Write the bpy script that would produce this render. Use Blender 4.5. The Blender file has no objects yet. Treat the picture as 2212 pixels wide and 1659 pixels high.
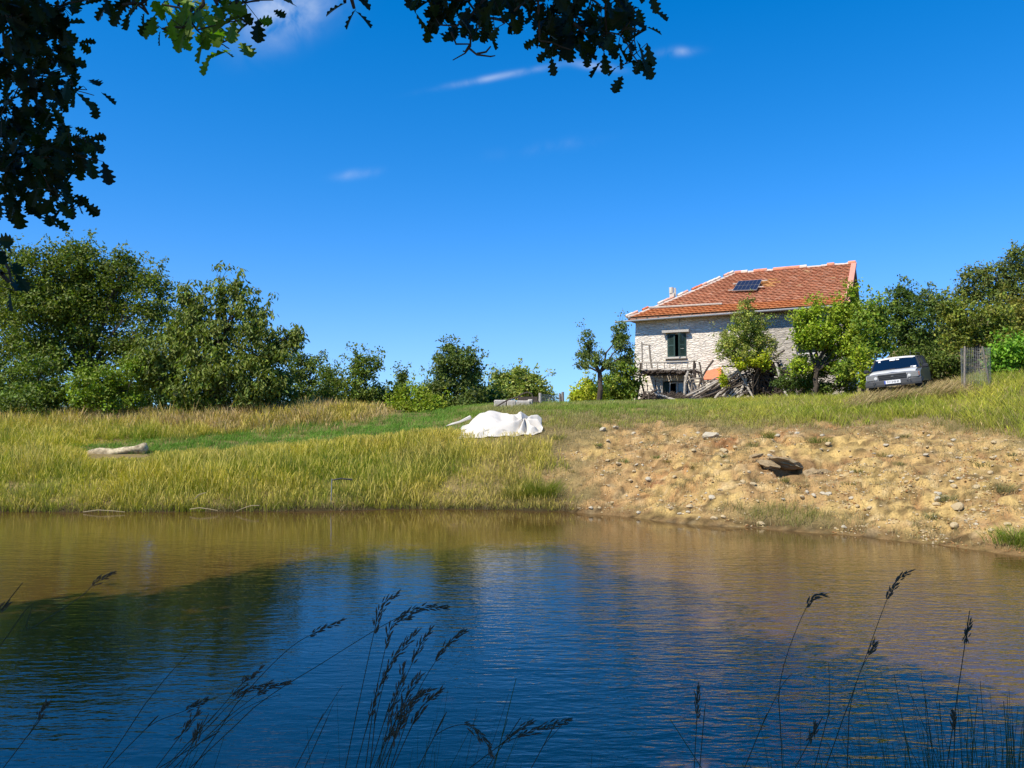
import bpy, math, random
import numpy as np
from mathutils import Vector, Matrix

# ------------------------------------------------------------------ camera, sky, sun, exposure
F = 1680.0; CU = 1106.0; CV = 829.5; EZ = 2.5; PITCH = math.radians(2.4)
sc = bpy.context.scene
COL = sc.collection
cam_d = bpy.data.cameras.new("camera"); cam = bpy.data.objects.new("camera", cam_d); COL.objects.link(cam)
cam.location = (0, 0, EZ); cam.rotation_euler = (math.pi/2 + PITCH, 0, 0)
cam_d.sensor_width = 36; cam_d.lens = 36*F/2212; cam_d.clip_start = 0.05; cam_d.clip_end = 9000
sc.camera = cam
SUN_EL = math.radians(50); SUN_DIR = Vector((-0.75, -0.66, 0)).normalized()*math.cos(SUN_EL) + Vector((0, 0, math.sin(SUN_EL)))
sun_d = bpy.data.lights.new("sun", 'SUN'); sun_d.energy = 4.15; sun_d.angle = math.radians(0.53); sun_d.color = (1.0, 0.93, 0.82)
sun = bpy.data.objects.new("sun", sun_d); COL.objects.link(sun)
sun.rotation_euler = SUN_DIR.to_track_quat('Z', 'Y').to_euler()
sc.view_settings.view_transform = 'Standard'; sc.view_settings.look = 'None'
sc.view_settings.exposure = 0.64; sc.view_settings.gamma = 1.0

def rayd(u, v):
    c, s = math.cos(PITCH), math.sin(PITCH)
    a = (u-CU)/F; b = -(v-CV)/F
    return Vector((a, c - s*b, s + c*b))
def P(u, v, Y):
    d = rayd(u, v); return Vector((0, 0, EZ)) + d*(Y/d.y)

w = bpy.data.worlds.new("World"); sc.world = w; w.use_nodes = True
nt = w.node_tree; nt.nodes.clear(); N = nt.nodes.new; L = nt.links.new
out = N('ShaderNodeOutputWorld'); bg = N('ShaderNodeBackground'); bg.inputs[1].default_value = 0.15
sky = N('ShaderNodeTexSky'); sky.sky_type = 'NISHITA'; sky.sun_disc = False
sky.sun_elevation = SUN_EL; sky.sun_rotation = math.atan2(SUN_DIR.x, SUN_DIR.y)
sky.altitude = 700; sky.air_density = 1.0; sky.dust_density = 0.05; sky.ozone_density = 6.0
hsv = N('ShaderNodeHueSaturation'); hsv.inputs['Saturation'].default_value = 1.33; hsv.inputs['Hue'].default_value = 0.5
hsv.inputs['Value'].default_value = 1.0
L(sky.outputs[0], hsv.inputs['Color'])
tc = N('ShaderNodeTexCoord')
def vm(op, a, b=None):
    n = N('ShaderNodeVectorMath'); n.operation = op
    for i, x in enumerate((a, b)):
        if x is None: continue
        if isinstance(x, (tuple, list, Vector)): n.inputs[i].default_value = tuple(x)
        else: L(x, n.inputs[i])
    return n
def mth(op, a, b=None, cl=False):
    n = N('ShaderNodeMath'); n.operation = op; n.use_clamp = cl
    for i, x in enumerate((a, b)):
        if x is None: continue
        if isinstance(x, (int, float)): n.inputs[i].default_value = x
        else: L(x, n.inputs[i])
    return n.outputs[0]
# thin cirrus wisps, at infinity, by direction
wisps = [(622, 22, 85, 40, -28, 1.0), (1075, 166, 100, 6, -11, .42), (1290, 144, 42, 7, 8, .55), (1462, 112, 32, 8, -4, .38),
         (770, 376, 34, 9, -8, .36), (1180, 318, 100, 12, -8, .06)]
nz = N('ShaderNodeTexNoise'); nz.inputs['Scale'].default_value = 22; nz.inputs['Detail'].default_value = 6; nz.inputs['Distortion'].default_value = .6
L(tc.outputs['Generated'], nz.inputs['Vector'])
nr = N('ShaderNodeMapRange'); nr.inputs[1].default_value = .32; nr.inputs[2].default_value = .72; L(nz.outputs[0], nr.inputs[0])
tot = None
for (u, v, ru, rv, rot, k) in wisps:
    c = rayd(u, v).normalized(); r = math.radians(rot)
    ax = (rayd(u+60*math.cos(r), v+60*math.sin(r)).normalized()-c).normalized()
    ay = c.cross(ax).normalized()
    rel = vm('SUBTRACT', tc.outputs['Generated'], c).outputs[0]
    da = mth('MULTIPLY', vm('DOT_PRODUCT', rel, ax).outputs['Value'], F*.92/ru)
    db = mth('MULTIPLY', vm('DOT_PRODUCT', rel, ay).outputs['Value'], F*.92/rv)
    q = mth('ADD', mth('MULTIPLY', da, da), mth('MULTIPLY', db, db))
    e = mth('MULTIPLY', mth('POWER', 2.718, mth('MULTIPLY', q, -1.3)), k)
    tot = e if tot is None else mth('ADD', tot, e)
cl = mth('MULTIPLY', tot, nr.outputs[0], True)
# soften the very bright horizon band
kk = vm('MULTIPLY', hsv.outputs[0], (.38, .145, .038))
dv = vm('DIVIDE', hsv.outputs[0], vm('ADD', kk.outputs[0], (1, 1, 1)).outputs[0])
mx = N('ShaderNodeMixRGB'); L(cl, mx.inputs[0]); L(dv.outputs[0], mx.inputs[1]); mx.inputs[2].default_value = (3.6, 4.0, 4.6, 1)
L(mx.outputs[0], bg.inputs[0]); L(bg.outputs[0], out.inputs[0])

# ------------------------------------------------------------------ helpers
R = random.Random(7); rng = np.random.default_rng(11)
_p = [np.random.default_rng(100+i).random((256, 256)) for i in range(6)]
def vnoise(x, y, i=0):
    g = _p[i % 6]; xi = np.floor(x).astype(int); yi = np.floor(y).astype(int)
    fx = x-xi; fy = y-yi; fx = fx*fx*(3-2*fx); fy = fy*fy*(3-2*fy)
    a = g[xi % 256, yi % 256]; b = g[(xi+1) % 256, yi % 256]; c = g[xi % 256, (yi+1) % 256]; d = g[(xi+1) % 256, (yi+1) % 256]
    return (a*(1-fx)+b*fx)*(1-fy)+(c*(1-fx)+d*fx)*fy
def fbm(x, y, o=4, i=0):
    s = 0; a = .5
    for k in range(o): s = s + a*(vnoise(x*2**k+k*17.3, y*2**k+k*9.1, i+k)); a *= .5
    return s
def proj(x, y, z):
    c, s = math.cos(PITCH), math.sin(PITCH); dz = z-EZ
    d = y*c+dz*s; up = -y*s+dz*c
    d = np.where(np.abs(d) < 1e-3, 1e-3, d)
    return CU+F*x/d, CV-F*up/d

def mesh_np(name, V, faces, mats=None, cols=None, smooth=False, parent=None, midx=None):
    """faces: list of int arrays (n,k); cols: per-vertex rgb"""
    V = np.asarray(V, dtype=np.float32).reshape(-1, 3)
    if isinstance(faces, np.ndarray): faces = [faces]
    tot = np.concatenate([np.full(len(f), f.shape[1], dtype=np.int32) for f in faces])
    idx = np.concatenate([f.astype(np.int32).ravel() for f in faces])
    me = bpy.data.meshes.new(name)
    me.vertices.add(len(V)); me.vertices.foreach_set('co', V.ravel())
    me.loops.add(len(idx)); me.loops.foreach_set('vertex_index', idx)
    me.polygons.add(len(tot)); st = np.zeros(len(tot), np.int32); st[1:] = np.cumsum(tot)[:-1]
    me.polygons.foreach_set('loop_start', st); me.polygons.foreach_set('loop_total', tot)
    me.polygons.foreach_set('use_smooth', np.full(len(tot), smooth, dtype=bool))
    if midx is not None: me.polygons.foreach_set('material_index', np.asarray(midx, dtype=np.int32))
    if cols is not None:
        cols = np.asarray(cols, np.float32).reshape(-1, 3); at = me.color_attributes.new('Col', 'FLOAT_COLOR', 'POINT')
        at.data.foreach_set('color', np.concatenate([cols, np.ones((len(cols), 1), np.float32)], 1).ravel())
    me.update(calc_edges=True)
    ob = bpy.data.objects.new(name, me); COL.objects.link(ob)
    for m in (mats if isinstance(mats, (list, tuple)) else [mats] if mats else []): me.materials.append(m)
    if parent: ob.parent = parent
    return ob

class MB:
    def __init__(s): s.v = []; s.f = {3: [], 4: []}; s.c = []; s.cc = (1, 1, 1)
    def add(s, vs, fs):
        b = len(s.v)
        for q in vs: s.v.append(tuple(q)); s.c.append(s.cc)
        for f in fs:
            if len(f) in (3, 4): s.f[len(f)].append([b+i for i in f])
            else:
                for k in range(1, len(f)-1): s.f[3].append([b+f[0], b+f[k], b+f[k+1]])
    def box(s, c, d, M=None, bev=0):
        x, y, z = [q/2 for q in d]; c = Vector(c)
        if bev:
            b = min(bev, x*.45, y*.45, z*.45); V = []; 
            for sx in (-1, 1):
                for sy in (-1, 1):
                    for sz in (-1, 1):
                        V += [(sx*x, sy*(y-b), sz*(z-b)), (sx*(x-b), sy*y, sz*(z-b)), (sx*(x-b), sy*(y-b), sz*z)]
            idx = lambda i, j, k, t: ((i*2+j)*2+k)*3+t
            Fc = []
            for t, (A, B) in enumerate((((0, 1), (0, 1)),)*3):
                for sgn in (0, 1):
                    q = []
                    for (m, n) in ((0, 0), (1, 0), (1, 1), (0, 1)):
                        ijk = [m, n]; ijk.insert(t, sgn); q.append(idx(*ijk, t))
                    Fc.append(q if (sgn ^ (t == 1)) else q[::-1])
            for i in (0, 1):
                for j in (0, 1):
                    Fc.append([idx(i, j, 0, 0), idx(i, j, 1, 0), idx(i, j, 1, 1), idx(i, j, 0, 1)])
                    Fc.append([idx(i, 0, j, 0), idx(i, 1, j, 0), idx(i, 1, j, 2), idx(i, 0, j, 2)])
                    Fc.append([idx(0, i, j, 1), idx(1, i, j, 1), idx(1, i, j, 2), idx(0, i, j, 2)])
                    for k in (0, 1): Fc.append([idx(i, j, k, 0), idx(i, j, k, 1), idx(i, j, k, 2)])
        else:
            V = [(-x, -y, -z), (x, -y, -z), (x, y, -z), (-x, y, -z), (-x, -y, z), (x, -y, z), (x, y, z), (-x, y, z)]
            Fc = [(0, 3, 2, 1), (4, 5, 6, 7), (0, 1, 5, 4), (1, 2, 6, 5), (2, 3, 7, 6), (3, 0, 4, 7)]
        V = [c + (M @ Vector(q) if M else Vector(q)) for q in V]
        s.add(V, Fc)
    def tube(s, pts, rad, n=7, cap=True, wob=0):
        pts = [Vector(p) for p in pts]; rs = rad if isinstance(rad, (list, tuple)) else [rad]*len(pts)
        V = []; Fc = []; up = Vector((0.13, 0.31, .94))
        for i, p in enumerate(pts):
            t = (pts[min(i+1, len(pts)-1)]-pts[max(i-1, 0)]).normalized()
            a = t.cross(up); a = a.normalized() if a.length > 1e-3 else Vector((1, 0, 0)); b = t.cross(a)
            for k in range(n):
                th = 2*math.pi*k/n; r = rs[i]*(1+R.uniform(-wob, wob))
                V.append(p+a*math.cos(th)*r+b*math.sin(th)*r)
        for i in range(len(pts)-1):
            for k in range(n):
                Fc.append((i*n+k, i*n+(k+1) % n, (i+1)*n+(k+1) % n, (i+1)*n+k))
        if cap: Fc.append(tuple(range(n))[::-1]); Fc.append(tuple((len(pts)-1)*n+k for k in range(n)))
        s.add(V, Fc)
    def prism(s, poly, z0, z1, M=None):
        n = len(poly); V = [Vector((p[0], p[1], z0)) for p in poly]+[Vector((p[0], p[1], z1)) for p in poly]
        if M: V = [M @ q for q in V]
        s.add(V, [tuple(range(n))[::-1], tuple(range(n, 2*n))]+[(k, (k+1) % n, n+(k+1) % n, n+k) for k in range(n)])
    def build(s, name, m, parent=None, smooth=False, col=False):
        fs = [np.array(s.f[k]) for k in (3, 4) if s.f[k]]
        return mesh_np(name, s.v, fs, m, np.array(s.c) if col else None, smooth, parent)

def tag(o, label=None, cat=None, group=None, kind=None):
    if label: o['label'] = label
    if cat: o['category'] = cat
    if group: o['group'] = group
    if kind: o['kind'] = kind
    return o
def empty(name, loc, label, cat, group=None, rz=0):
    o = bpy.data.objects.new(name, None); COL.objects.link(o); o.location = loc; o.rotation_euler = (0, 0, rz); o.empty_display_size = .2
    return tag(o, label, cat, group)
def rebase(root, objs):
    """meshes built in world coordinates become children of an empty that stands at root's place"""
    inv = Matrix.Translation(-Vector(root.location))
    for o in objs:
        if o.parent is None or o.parent is root:
            o.parent = root; o.matrix_parent_inverse = Matrix.Identity(4); o.location = -Vector(root.location)

def mk(name, base=(.5, .5, .5), rough=.8, var=.2, scale=8, bump=0., attr=False, metallic=0, spec=.4, trans=0, stretch=(1, 1, 1), bscale=None, coat=0, detail=6, c2=None, obj=True):
    m = bpy.data.materials.new(name); m.use_nodes = True; nt = m.node_tree; nt.nodes.clear(); N = nt.nodes.new; L = nt.links.new
    o = N('ShaderNodeOutputMaterial'); b = N('ShaderNodeBsdfPrincipled')
    b.inputs['Roughness'].default_value = rough; b.inputs['Metallic'].default_value = metallic; b.inputs['Specular IOR Level'].default_value = spec
    b.inputs['Coat Weight'].default_value = coat
    t = N('ShaderNodeTexCoord'); mp = N('ShaderNodeMapping'); mp.inputs['Scale'].default_value = stretch; L(t.outputs['Object'], mp.inputs[0])
    n = N('ShaderNodeTexNoise'); n.inputs['Scale'].default_value = scale; n.inputs['Detail'].default_value = detail; L(mp.outputs[0], n.inputs['Vector'])
    if attr:
        a = N('ShaderNodeAttribute'); a.attribute_name = 'Col'; src = a.outputs['Color']
    else:
        a = N('ShaderNodeRGB'); a.outputs[0].default_value = (*base, 1); src = a.outputs[0]
    if c2:
        cr = N('ShaderNodeMapRange'); cr.inputs[1].default_value = .42; cr.inputs[2].default_value = .6; L(n.outputs[0], cr.inputs[0])
        mi = N('ShaderNodeMixRGB'); L(cr.outputs[0], mi.inputs[0]); L(src, mi.inputs[1]); mi.inputs[2].default_value = (*c2, 1); src = mi.outputs[0]
    if var:
        r = N('ShaderNodeMapRange'); r.inputs[1].default_value = .3; r.inputs[2].default_value = .7; r.inputs[3].default_value = 1-var; r.inputs[4].default_value = 1+var
        n2 = N('ShaderNodeTexNoise'); n2.inputs['Scale'].default_value = scale*2.7; n2.inputs['Detail'].default_value = 5; L(mp.outputs[0], n2.inputs['Vector'])
        L(n2.outputs[0], r.inputs[0])
        mu = N('ShaderNodeVectorMath'); mu.operation = 'SCALE'; L(src, mu.inputs[0]); L(r.outputs[0], mu.inputs['Scale']); src = mu.outputs[0]
    L(src, b.inputs['Base Color'])
    if bump:
        bp = N('ShaderNodeBump'); bp.inputs['Strength'].default_value = min(1, bump*5); bp.inputs['Distance'].default_value = bump
        nb = N('ShaderNodeTexNoise'); nb.inputs['Scale'].default_value = bscale or scale*2; nb.inputs['Detail'].default_value = 8; L(mp.outputs[0], nb.inputs['Vector'])
        L(nb.outputs[0], bp.inputs['Height']); L(bp.outputs[0], b.inputs['Normal'])
    if trans:
        tr = N('ShaderNodeBsdfTranslucent'); sc2 = N('ShaderNodeVectorMath'); sc2.operation = 'MULTIPLY'; L(src, sc2.inputs[0]); sc2.inputs[1].default_value = (1.5, 1.7, .5)
        L(sc2.outputs[0], tr.inputs[0]); ms = N('ShaderNodeMixShader'); ms.inputs[0].default_value = trans
        L(b.outputs[0], ms.inputs[1]); L(tr.outputs[0], ms.inputs[2]); L(ms.outputs[0], o.inputs[0])
    else: L(b.outputs[0], o.inputs[0])
    return m

M_leaf = mk('leaf', attr=True, rough=.55, var=.12, scale=3, trans=.25, spec=.28)
M_oakleaf = mk('oak_leaf', attr=True, rough=.5, var=.15, scale=30, trans=.4, spec=.3)
M_grass = mk('grass_blade', attr=True, rough=.6, var=.1, scale=2, trans=.25, spec=.15)
M_bark = mk('bark', (.075, .06, .045), rough=.9, var=.35, scale=14, bump=.02, stretch=(1, 1, .3), spec=.15)
M_greywood = mk('weathered_wood', (.24, .205, .165), rough=.9, var=.4, scale=6, bump=.01, stretch=(3, 3, .7), spec=.15)
M_palewood = mk('pale_bare_wood', (.42, .375, .31), rough=.88, var=.35, scale=6, bump=.01, stretch=(3, 3, .7), spec=.15)
M_darkwood = mk('dark_wood', (.095, .075, .06), rough=.92, var=.4, scale=6, bump=.01, spec=.1)
# ------------------------------------------------------------------ terrain and pond
UK = [-3100, -1600, -400, 0, 300, 600, 900, 1080, 1220, 1300, 1600, 1800, 2000, 2212, 2620, 3300, 5300]
YS = [8., 14.5, 19.6, 20.5, 20.5, 20.6, 21.2, 21.0, 20.6, 20.0, 17.7, 16.7, 15.4, 14., 11.5, 8.5, 4.6]
left = [(20.5+.6, .35), (22.5, .75), (26, 1.38), (30, 1.92), (34.5, 2.38), (40, 2.4), (60, 1.), (150, -15)]
PR = {0: left, 300: left, -400: left,
      600: [(21.2, .35), (23, .85), (26, 1.5), (30, 2.15), (33, 2.6), (40, 2.5), (60, 1.), (150, -15)],
      900: [(21.8, .35), (23, .95), (24.7, 1.6), (27, 2.1), (30, 2.55), (34, 2.78), (40, 2.7), (60, 1.), (150, -15)],
      1080: [(21.5, .3), (23, 1.15), (24.7, 1.82), (28, 2.6), (32, 2.97), (36, 2.9), (45, 1.8), (60, 0), (150, -15)],
      1220: [(21.1, .3), (22.7, 1.15), (25, 2.0), (28, 2.72), (31, 3.0), (34, 2.98), (44, 2.0), (60, 0.), (150, -15)],
      1300: [(20.4, .25), (22.5, 1.3), (25, 2.1), (28, 2.78), (31, 3.02), (36, 3.05), (46, 2.6), (60, .5), (150, -15)],
      1600: [(18, .15), (20, 1.2), (23, 2.05), (26, 2.68), (29, 3.05), (33, 3.12), (42, 3.12), (60, 2.5), (150, -10)],
      1800: [(17, .12), (18.5, .9), (21, 1.75), (24, 2.48), (27, 3.0), (30, 3.15), (42, 3.2), (60, 4), (150, 5)],
      2000: [(15.8, .12), (17.5, 1.0), (20, 1.9), (23, 2.62), (26, 3.18), (30, 3.5), (40, 3.8), (60, 7), (100, 14), (150, 14)],
      2212: [(14.5, .15), (16, .9), (18.5, 1.8), (21, 2.52), (24, 3.35), (27, 3.85), (40, 6), (60, 10), (100, 18), (150, 18)]}
PR[2620] = [(y-2.5, z) for y, z in PR[2212]]; PR[3300] = [(y-5.5 if y < 28 else y, z) for y, z in PR[2212]]
PR[5300] = [(5.2, .2), (6.5, .9), (9, 1.6), (14, 2.5), (24, 3.6), (40, 6), (60, 10), (100, 18), (150, 18)]
PR[-1600] = [(15., .3), (17, .9), (22, 1.6), (30, 2.1), (60, 1.), (150, -15)]; PR[-3100] = [(8.5, .3), (10, .9), (16, 1.5), (30, 2.1), (60, 1.), (150, -15)]
AK = np.array([(u-CU)/F for u in UK])
def Yshore(a): return np.interp(a, AK, YS)
def base_h(x, y):
    x = np.asarray(x, float); y = np.asarray(y, float)
    yy = np.maximum(y, .8); a = np.clip(x/yy, AK[0], AK[-1])
    z = np.zeros(x.shape); cols = []
    for u, ys in zip(UK, YS):
        pts = [(ys-3, -.7), (ys-.8, -.25), (ys, 0)]+PR[u]
        cols.append(np.interp(yy, [p[0] for p in pts], [p[1] for p in pts]))
    cols = np.array(cols); k = np.clip(np.searchsorted(AK, a)-1, 0, len(AK)-2); t = (a-AK[k])/(AK[k+1]-AK[k]); t = t*t*(3-2*t)*.5+t*.5
    flat = cols.reshape(len(UK), -1); kk = k.ravel(); ii = np.arange(kk.size)
    z = (flat[kk, ii]*(1-t.ravel())+flat[kk+1, ii]*t.ravel()).reshape(x.shape)
    near = np.interp(y, [-40, -4, 0, 1.2, 2.4, 3.5, 5, 7], [1.6, 1.2, .95, .75, .38, 0., -.5, -.7])
    z = np.where(y > .8, np.maximum(z, near), near)
    return z
DT_U = [1100, 1180, 1260, 1350, 1500, 1700, 1850, 2000, 2120, 2212, 2500]
DT_V = [1010, 962, 925, 905, 912, 925, 925, 912, 930, 952, 960]
def sstep(a, b, x): t = np.clip((x-a)/(b-a), 0, 1); return t*t*(3-2*t)
def dirtmask(u, v, x, y):
    n = fbm(x*.9+5, y*.9, 4, 2)-.47+(fbm(x*4, y*4, 2, 1)-.38)*.25
    top = np.interp(u, DT_U, DT_V)
    m = sstep(-14, 22, v-top+n*90)
    leftb = np.interp(v, [900, 960, 1020, 1100, 1200], [1330, 1190, 1120, 1190, 1230])
    m *= sstep(-60, 110, u-leftb+n*420)
    g = np.exp(-(((u-1700)/150)**2+((v-1118-(u-1700)*.1)/26)**2)*1.0)
    m *= 1-.85*np.clip(g*1.6-.25, 0, 1)
    m *= (v > 600)*(y > 8)*(y < 32)
    return m
HOLE = None; SCARP = []
def scarp(x, y):
    g = np.zeros(np.shape(x))
    for (ax, ay, bx, by, w_) in SCARP:
        t = np.clip(((x-ax)*(bx-ax)+(y-ay)*(by-ay))/((bx-ax)**2+(by-ay)**2+1e-9), 0, 1); d = np.hypot(x-ax-t*(bx-ax), y-ay-t*(by-ay))/w_
        g = np.maximum(g, np.exp(-d**2)*np.sin(np.clip(t*.8+.1, 0, 1)*math.pi)**.3)
    return g*np.clip(fbm(x*3, y*3, 3, 2)*2.4-.3, 0, 1.3)
def height(x, y, detail=True):
    z = base_h(x, y)
    if detail:
        x = np.asarray(x, float); y = np.asarray(y, float)
        u, v = proj(x, y, z); s = y-Yshore(np.clip(x/np.maximum(y, .8), AK[0], AK[-1])); on = sstep(0, 1.0, s)*sstep(60, 40, y)
        m = dirtmask(u, v, x, y)
        z = z+(fbm(x*.35, y*.35, 3, 1)-.45)*.28*on*sstep(34, 28, y)
        rid = np.abs(fbm(x*1.3, y*1.6, 4, 3)-.47)*2
        z = z+on*m*((fbm(x*1.1, y*1.3, 3, 0)-.45)*.3-rid*.22+(fbm(x*2.1, y*3.4, 2, 2)-.4)*.08+(vnoise(x*6, y*6, 1)-.5)*.07+(vnoise(x*13, y*13, 4)-.5)*.055)
        # little erosion scarps
        st = fbm(x*.5+9, y*.5, 2, 5)*6+z*3.0; fr = st-np.floor(st); z = z+on*m*(sstep(.0, .18, fr)*(1-fr)-.4)*.10
        # shelf along the water edge of the left bank
        z = z+np.clip(1-np.abs(s-.3)/.5, 0, 1)*(fbm(x*1.7, y*1.7, 3, 2)-.45)*.3*(u < 1500)
        if SCARP: z = z-scarp(x, y)*.17
        if HOLE is not None:
            dx = (x-HOLE[0]); dy = (y-HOLE[1])
            z = z-.62*np.exp(-((dx/.46)**2+((dy-.12)/.42)**2)**4)-.12*np.exp(-(((dx-.7)/.5)**2+((dy-.1)/.25)**2))+.10*np.exp(-(((dx-.2)/.6)**2+((dy-.55)/.22)**2))
    return z
def ground_at(u, v, ymin=6., ymax=60.):
    ys = np.linspace(ymin, ymax, 1600); d = rayd(u, v)
    t = ys/d.y; x = d.x*t; z = EZ+d.z*t; h = height(x, ys); below = np.where(z < h)[0]
    i = below[0] if len(below) else len(ys)-1
    return Vector((x[i], ys[i], h[i]))
def on_ground(x, y, dz=0.): return Vector((x, y, float(height(np.array([x]), np.array([y]))[0])+dz))
def at_u(u, Y, dz=0.):
    z = 3.
    for _ in range(4):
        p = P(u, 900, Y); x = p.x; z = float(height(np.array([x]), np.array([Y]))[0])
    return Vector((x, Y, z+dz))
HOLE = ground_at(1712, 1016)
for pl, w_ in (([(1815, 998), (1870, 985), (1930, 990), (1990, 1018), (2040, 1022)], .16), ([(2030, 1068), (2090, 1078), (2150, 1072), (2195, 1052)], .17), ([(1590, 1002), (1640, 990), (1668, 1012)], .16), ([(1250, 1072), (1300, 1060), (1330, 1085)], .12), ([(1925, 1035), (1980, 1048), (1985, 1090)], .12), ([(1460, 968), (1560, 962)], .1), ([(1760, 1000), (1810, 1010)], .15), ([(1380, 1030), (1440, 1040), (1500, 1022)], .1), ([(2120, 985), (2200, 995)], .12), ([(1640, 1130), (1720, 1122)], .1)):
    gp = [ground_at(*q) for q in pl]; SCARP += [(a.x, a.y, b.x, b.y, w_) for a, b in zip(gp[:-1], gp[1:])]
def axis(lo, hi, f0, f1, fs):
    a = [f0]; st = fs
    while a[-1] > lo: st *= 1.25; a.append(a[-1]-st)
    b = [f1]; st = fs
    while b[-1] < hi: st *= 1.25; b.append(b[-1]+st)
    return np.array(sorted(a[1:]+list(np.arange(f0, f1, fs))+b))
xs = axis(-3500, 3500, -15, 15.5, .06); ys_ = axis(-400, 6000, 13, 33, .06)
X, Y_ = np.meshgrid(xs, ys_); Z = height(X, Y_)
U, Vv = proj(X, Y_, Z); DM = dirtmask(U, Vv, X, Y_)
nx, ny = len(xs), len(ys_)
ii = np.arange((ny-1)*(nx-1)); r_ = ii//(nx-1); c_ = ii % (nx-1); q = r_*nx+c_
quads = np.stack([q, q+1, q+nx+1, q+nx], 1)
n1 = fbm(X*.8, Y_*.8, 4, 1); n2 = fbm(X*3, Y_*3, 3, 3); n3 = fbm(X*.28+3, Y_*.4, 3, 4)
tan = np.array([.33, .205, .085]); yel = np.array([.40, .275, .10]); red = np.array([.25, .10, .038]); pale = np.array([.44, .335, .175])
def lerp(a, b, t): return a+(b-a)*t[..., None]
dirt = lerp(np.broadcast_to(tan, X.shape+(3,)), yel, sstep(.36, .66, n1*.5+fbm(X*5, Y_*5, 3, 2)*.5+sstep(1500, 2000, U)*.06)); dirt = lerp(dirt, red, sstep(.53, .66, n3)*.7*sstep(.35, .6, n2)); dirt = lerp(dirt, pale, sstep(.5, .68, fbm(X*4, Y_*4, 3, 0))*.5)
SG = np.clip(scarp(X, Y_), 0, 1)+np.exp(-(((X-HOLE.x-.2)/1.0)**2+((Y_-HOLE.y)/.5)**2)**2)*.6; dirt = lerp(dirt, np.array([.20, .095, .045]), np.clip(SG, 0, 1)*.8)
fine = fbm(X*9, Y_*9, 3, 1)*.5+vnoise(X*5, Y_*7, 3)*.5; dirt = dirt*np.interp(fine, [.25, .42, .55, .75], [.38, .86, 1.08, 1.2])[..., None]  # dark speckle stands in for crevice shading, weak under the frontal sun
soil = np.broadcast_to(np.array([.16, .12, .05]), X.shape+(3,)); soil = lerp(soil, np.array([.24, .18, .075]), n1)
Sg = Y_-Yshore(np.clip(X/np.maximum(Y_, .8), AK[0], AK[-1])); wet_shade = sstep(.26, .06, Z)[..., None]
colr = soil*(1-DM[..., None])+dirt*DM[..., None]; colr = colr*(1-np.where(U < 1250, .78, .5)[..., None]*wet_shade)  # damp soil; left shore darkened further as shade of the undercut
M_soil = mk('earth', attr=True, rough=.95, var=.28, scale=9, bump=.035, bscale=26, spec=.1)
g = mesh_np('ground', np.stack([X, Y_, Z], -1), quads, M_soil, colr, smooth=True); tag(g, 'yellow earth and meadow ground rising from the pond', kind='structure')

# water
def water_mat():
    m = bpy.data.materials.new('pond_water'); m.use_nodes = True; nt = m.node_tree; b = nt.nodes['Principled BSDF']; N = nt.nodes.new; L = nt.links.new
    b.inputs['Base Color'].default_value = (.082, .045, .012, 1); b.inputs['Roughness'].default_value = .03; b.inputs['IOR'].default_value = 1.78
    t = N('ShaderNodeTexCoord')
    def noise(scale, st, rot, det=3, dist=0.):
        mp = N('ShaderNodeMapping'); mp.inputs['Scale'].default_value = st; mp.inputs['Rotation'].default_value = (0, 0, math.radians(rot)); L(t.outputs['Object'], mp.inputs[0])
        n = N('ShaderNodeTexNoise'); n.inputs['Scale'].default_value = scale; n.inputs['Detail'].default_value = det; n.inputs['Roughness'].default_value = .5; n.inputs['Distortion'].default_value = dist; L(mp.outputs[0], n.inputs[0]); return n.outputs[0]
    a = noise(5.5, (.55, 1.7, 1), 12, 3, .3); c = noise(14, (.5, 1.5, 1), -14, 2, .2); e = noise(1.3, (.6, 1.3, 1), 5, 2)
    big = noise(.16, (1, 1, 1), 0, 2)
    def M(op, x, y, cl=False):
        n = N('ShaderNodeMath'); n.operation = op; n.use_clamp = cl
        for i, q in enumerate((x, y)):
            if isinstance(q, (int, float)): n.inputs[i].default_value = q
            else: L(q, n.inputs[i])
        return n.outputs[0]
    # calmer in the lee of the far bank, more ruffled to the right and near
    sep = N('ShaderNodeSeparateXYZ'); L(t.outputs['Object'], sep.inputs[0])
    far = N('ShaderNodeMapRange'); far.interpolation_type = 'SMOOTHSTEP'; far.inputs[1].default_value = 19.5; far.inputs[2].default_value = 10.5; far.inputs[3].default_value = .12; far.inputs[4].default_value = 1
    L(M('ADD', sep.outputs[1], M('MULTIPLY', sep.outputs[0], .33)), far.inputs[0])
    rgt = N('ShaderNodeMapRange'); rgt.interpolation_type = 'SMOOTHSTEP'; rgt.inputs[1].default_value = -2; rgt.inputs[2].default_value = 4; rgt.inputs[3].default_value = .42; rgt.inputs[4].default_value = 1.35; L(sep.outputs[0], rgt.inputs[0])
    amp = M('MULTIPLY', M('MULTIPLY', far.outputs[0], rgt.outputs[0]), M('ADD', M('MULTIPLY', big, .9), .55))
    hgt = M('ADD', M('ADD', M('MULTIPLY', a, 1.), M('MULTIPLY', c, .35)), M('MULTIPLY', e, 1.3))
    bp = N('ShaderNodeBump'); bp.inputs['Strength'].default_value = 1; bp.inputs['Distance'].default_value = WAVE; L(M('MULTIPLY', hgt, amp), bp.inputs['Height']); L(bp.outputs[0], b.inputs['Normal'])
    return m
WAVE = .0125
wm = MB(); wm.add([(-45, -3, 0), (24, -3, 0), (24, 24, 0), (-45, 24, 0)], [(0, 1, 2, 3)])
wo = wm.build('pond_water', water_mat()); tag(wo, 'brown and blue rippled pond water', kind='structure')

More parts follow.
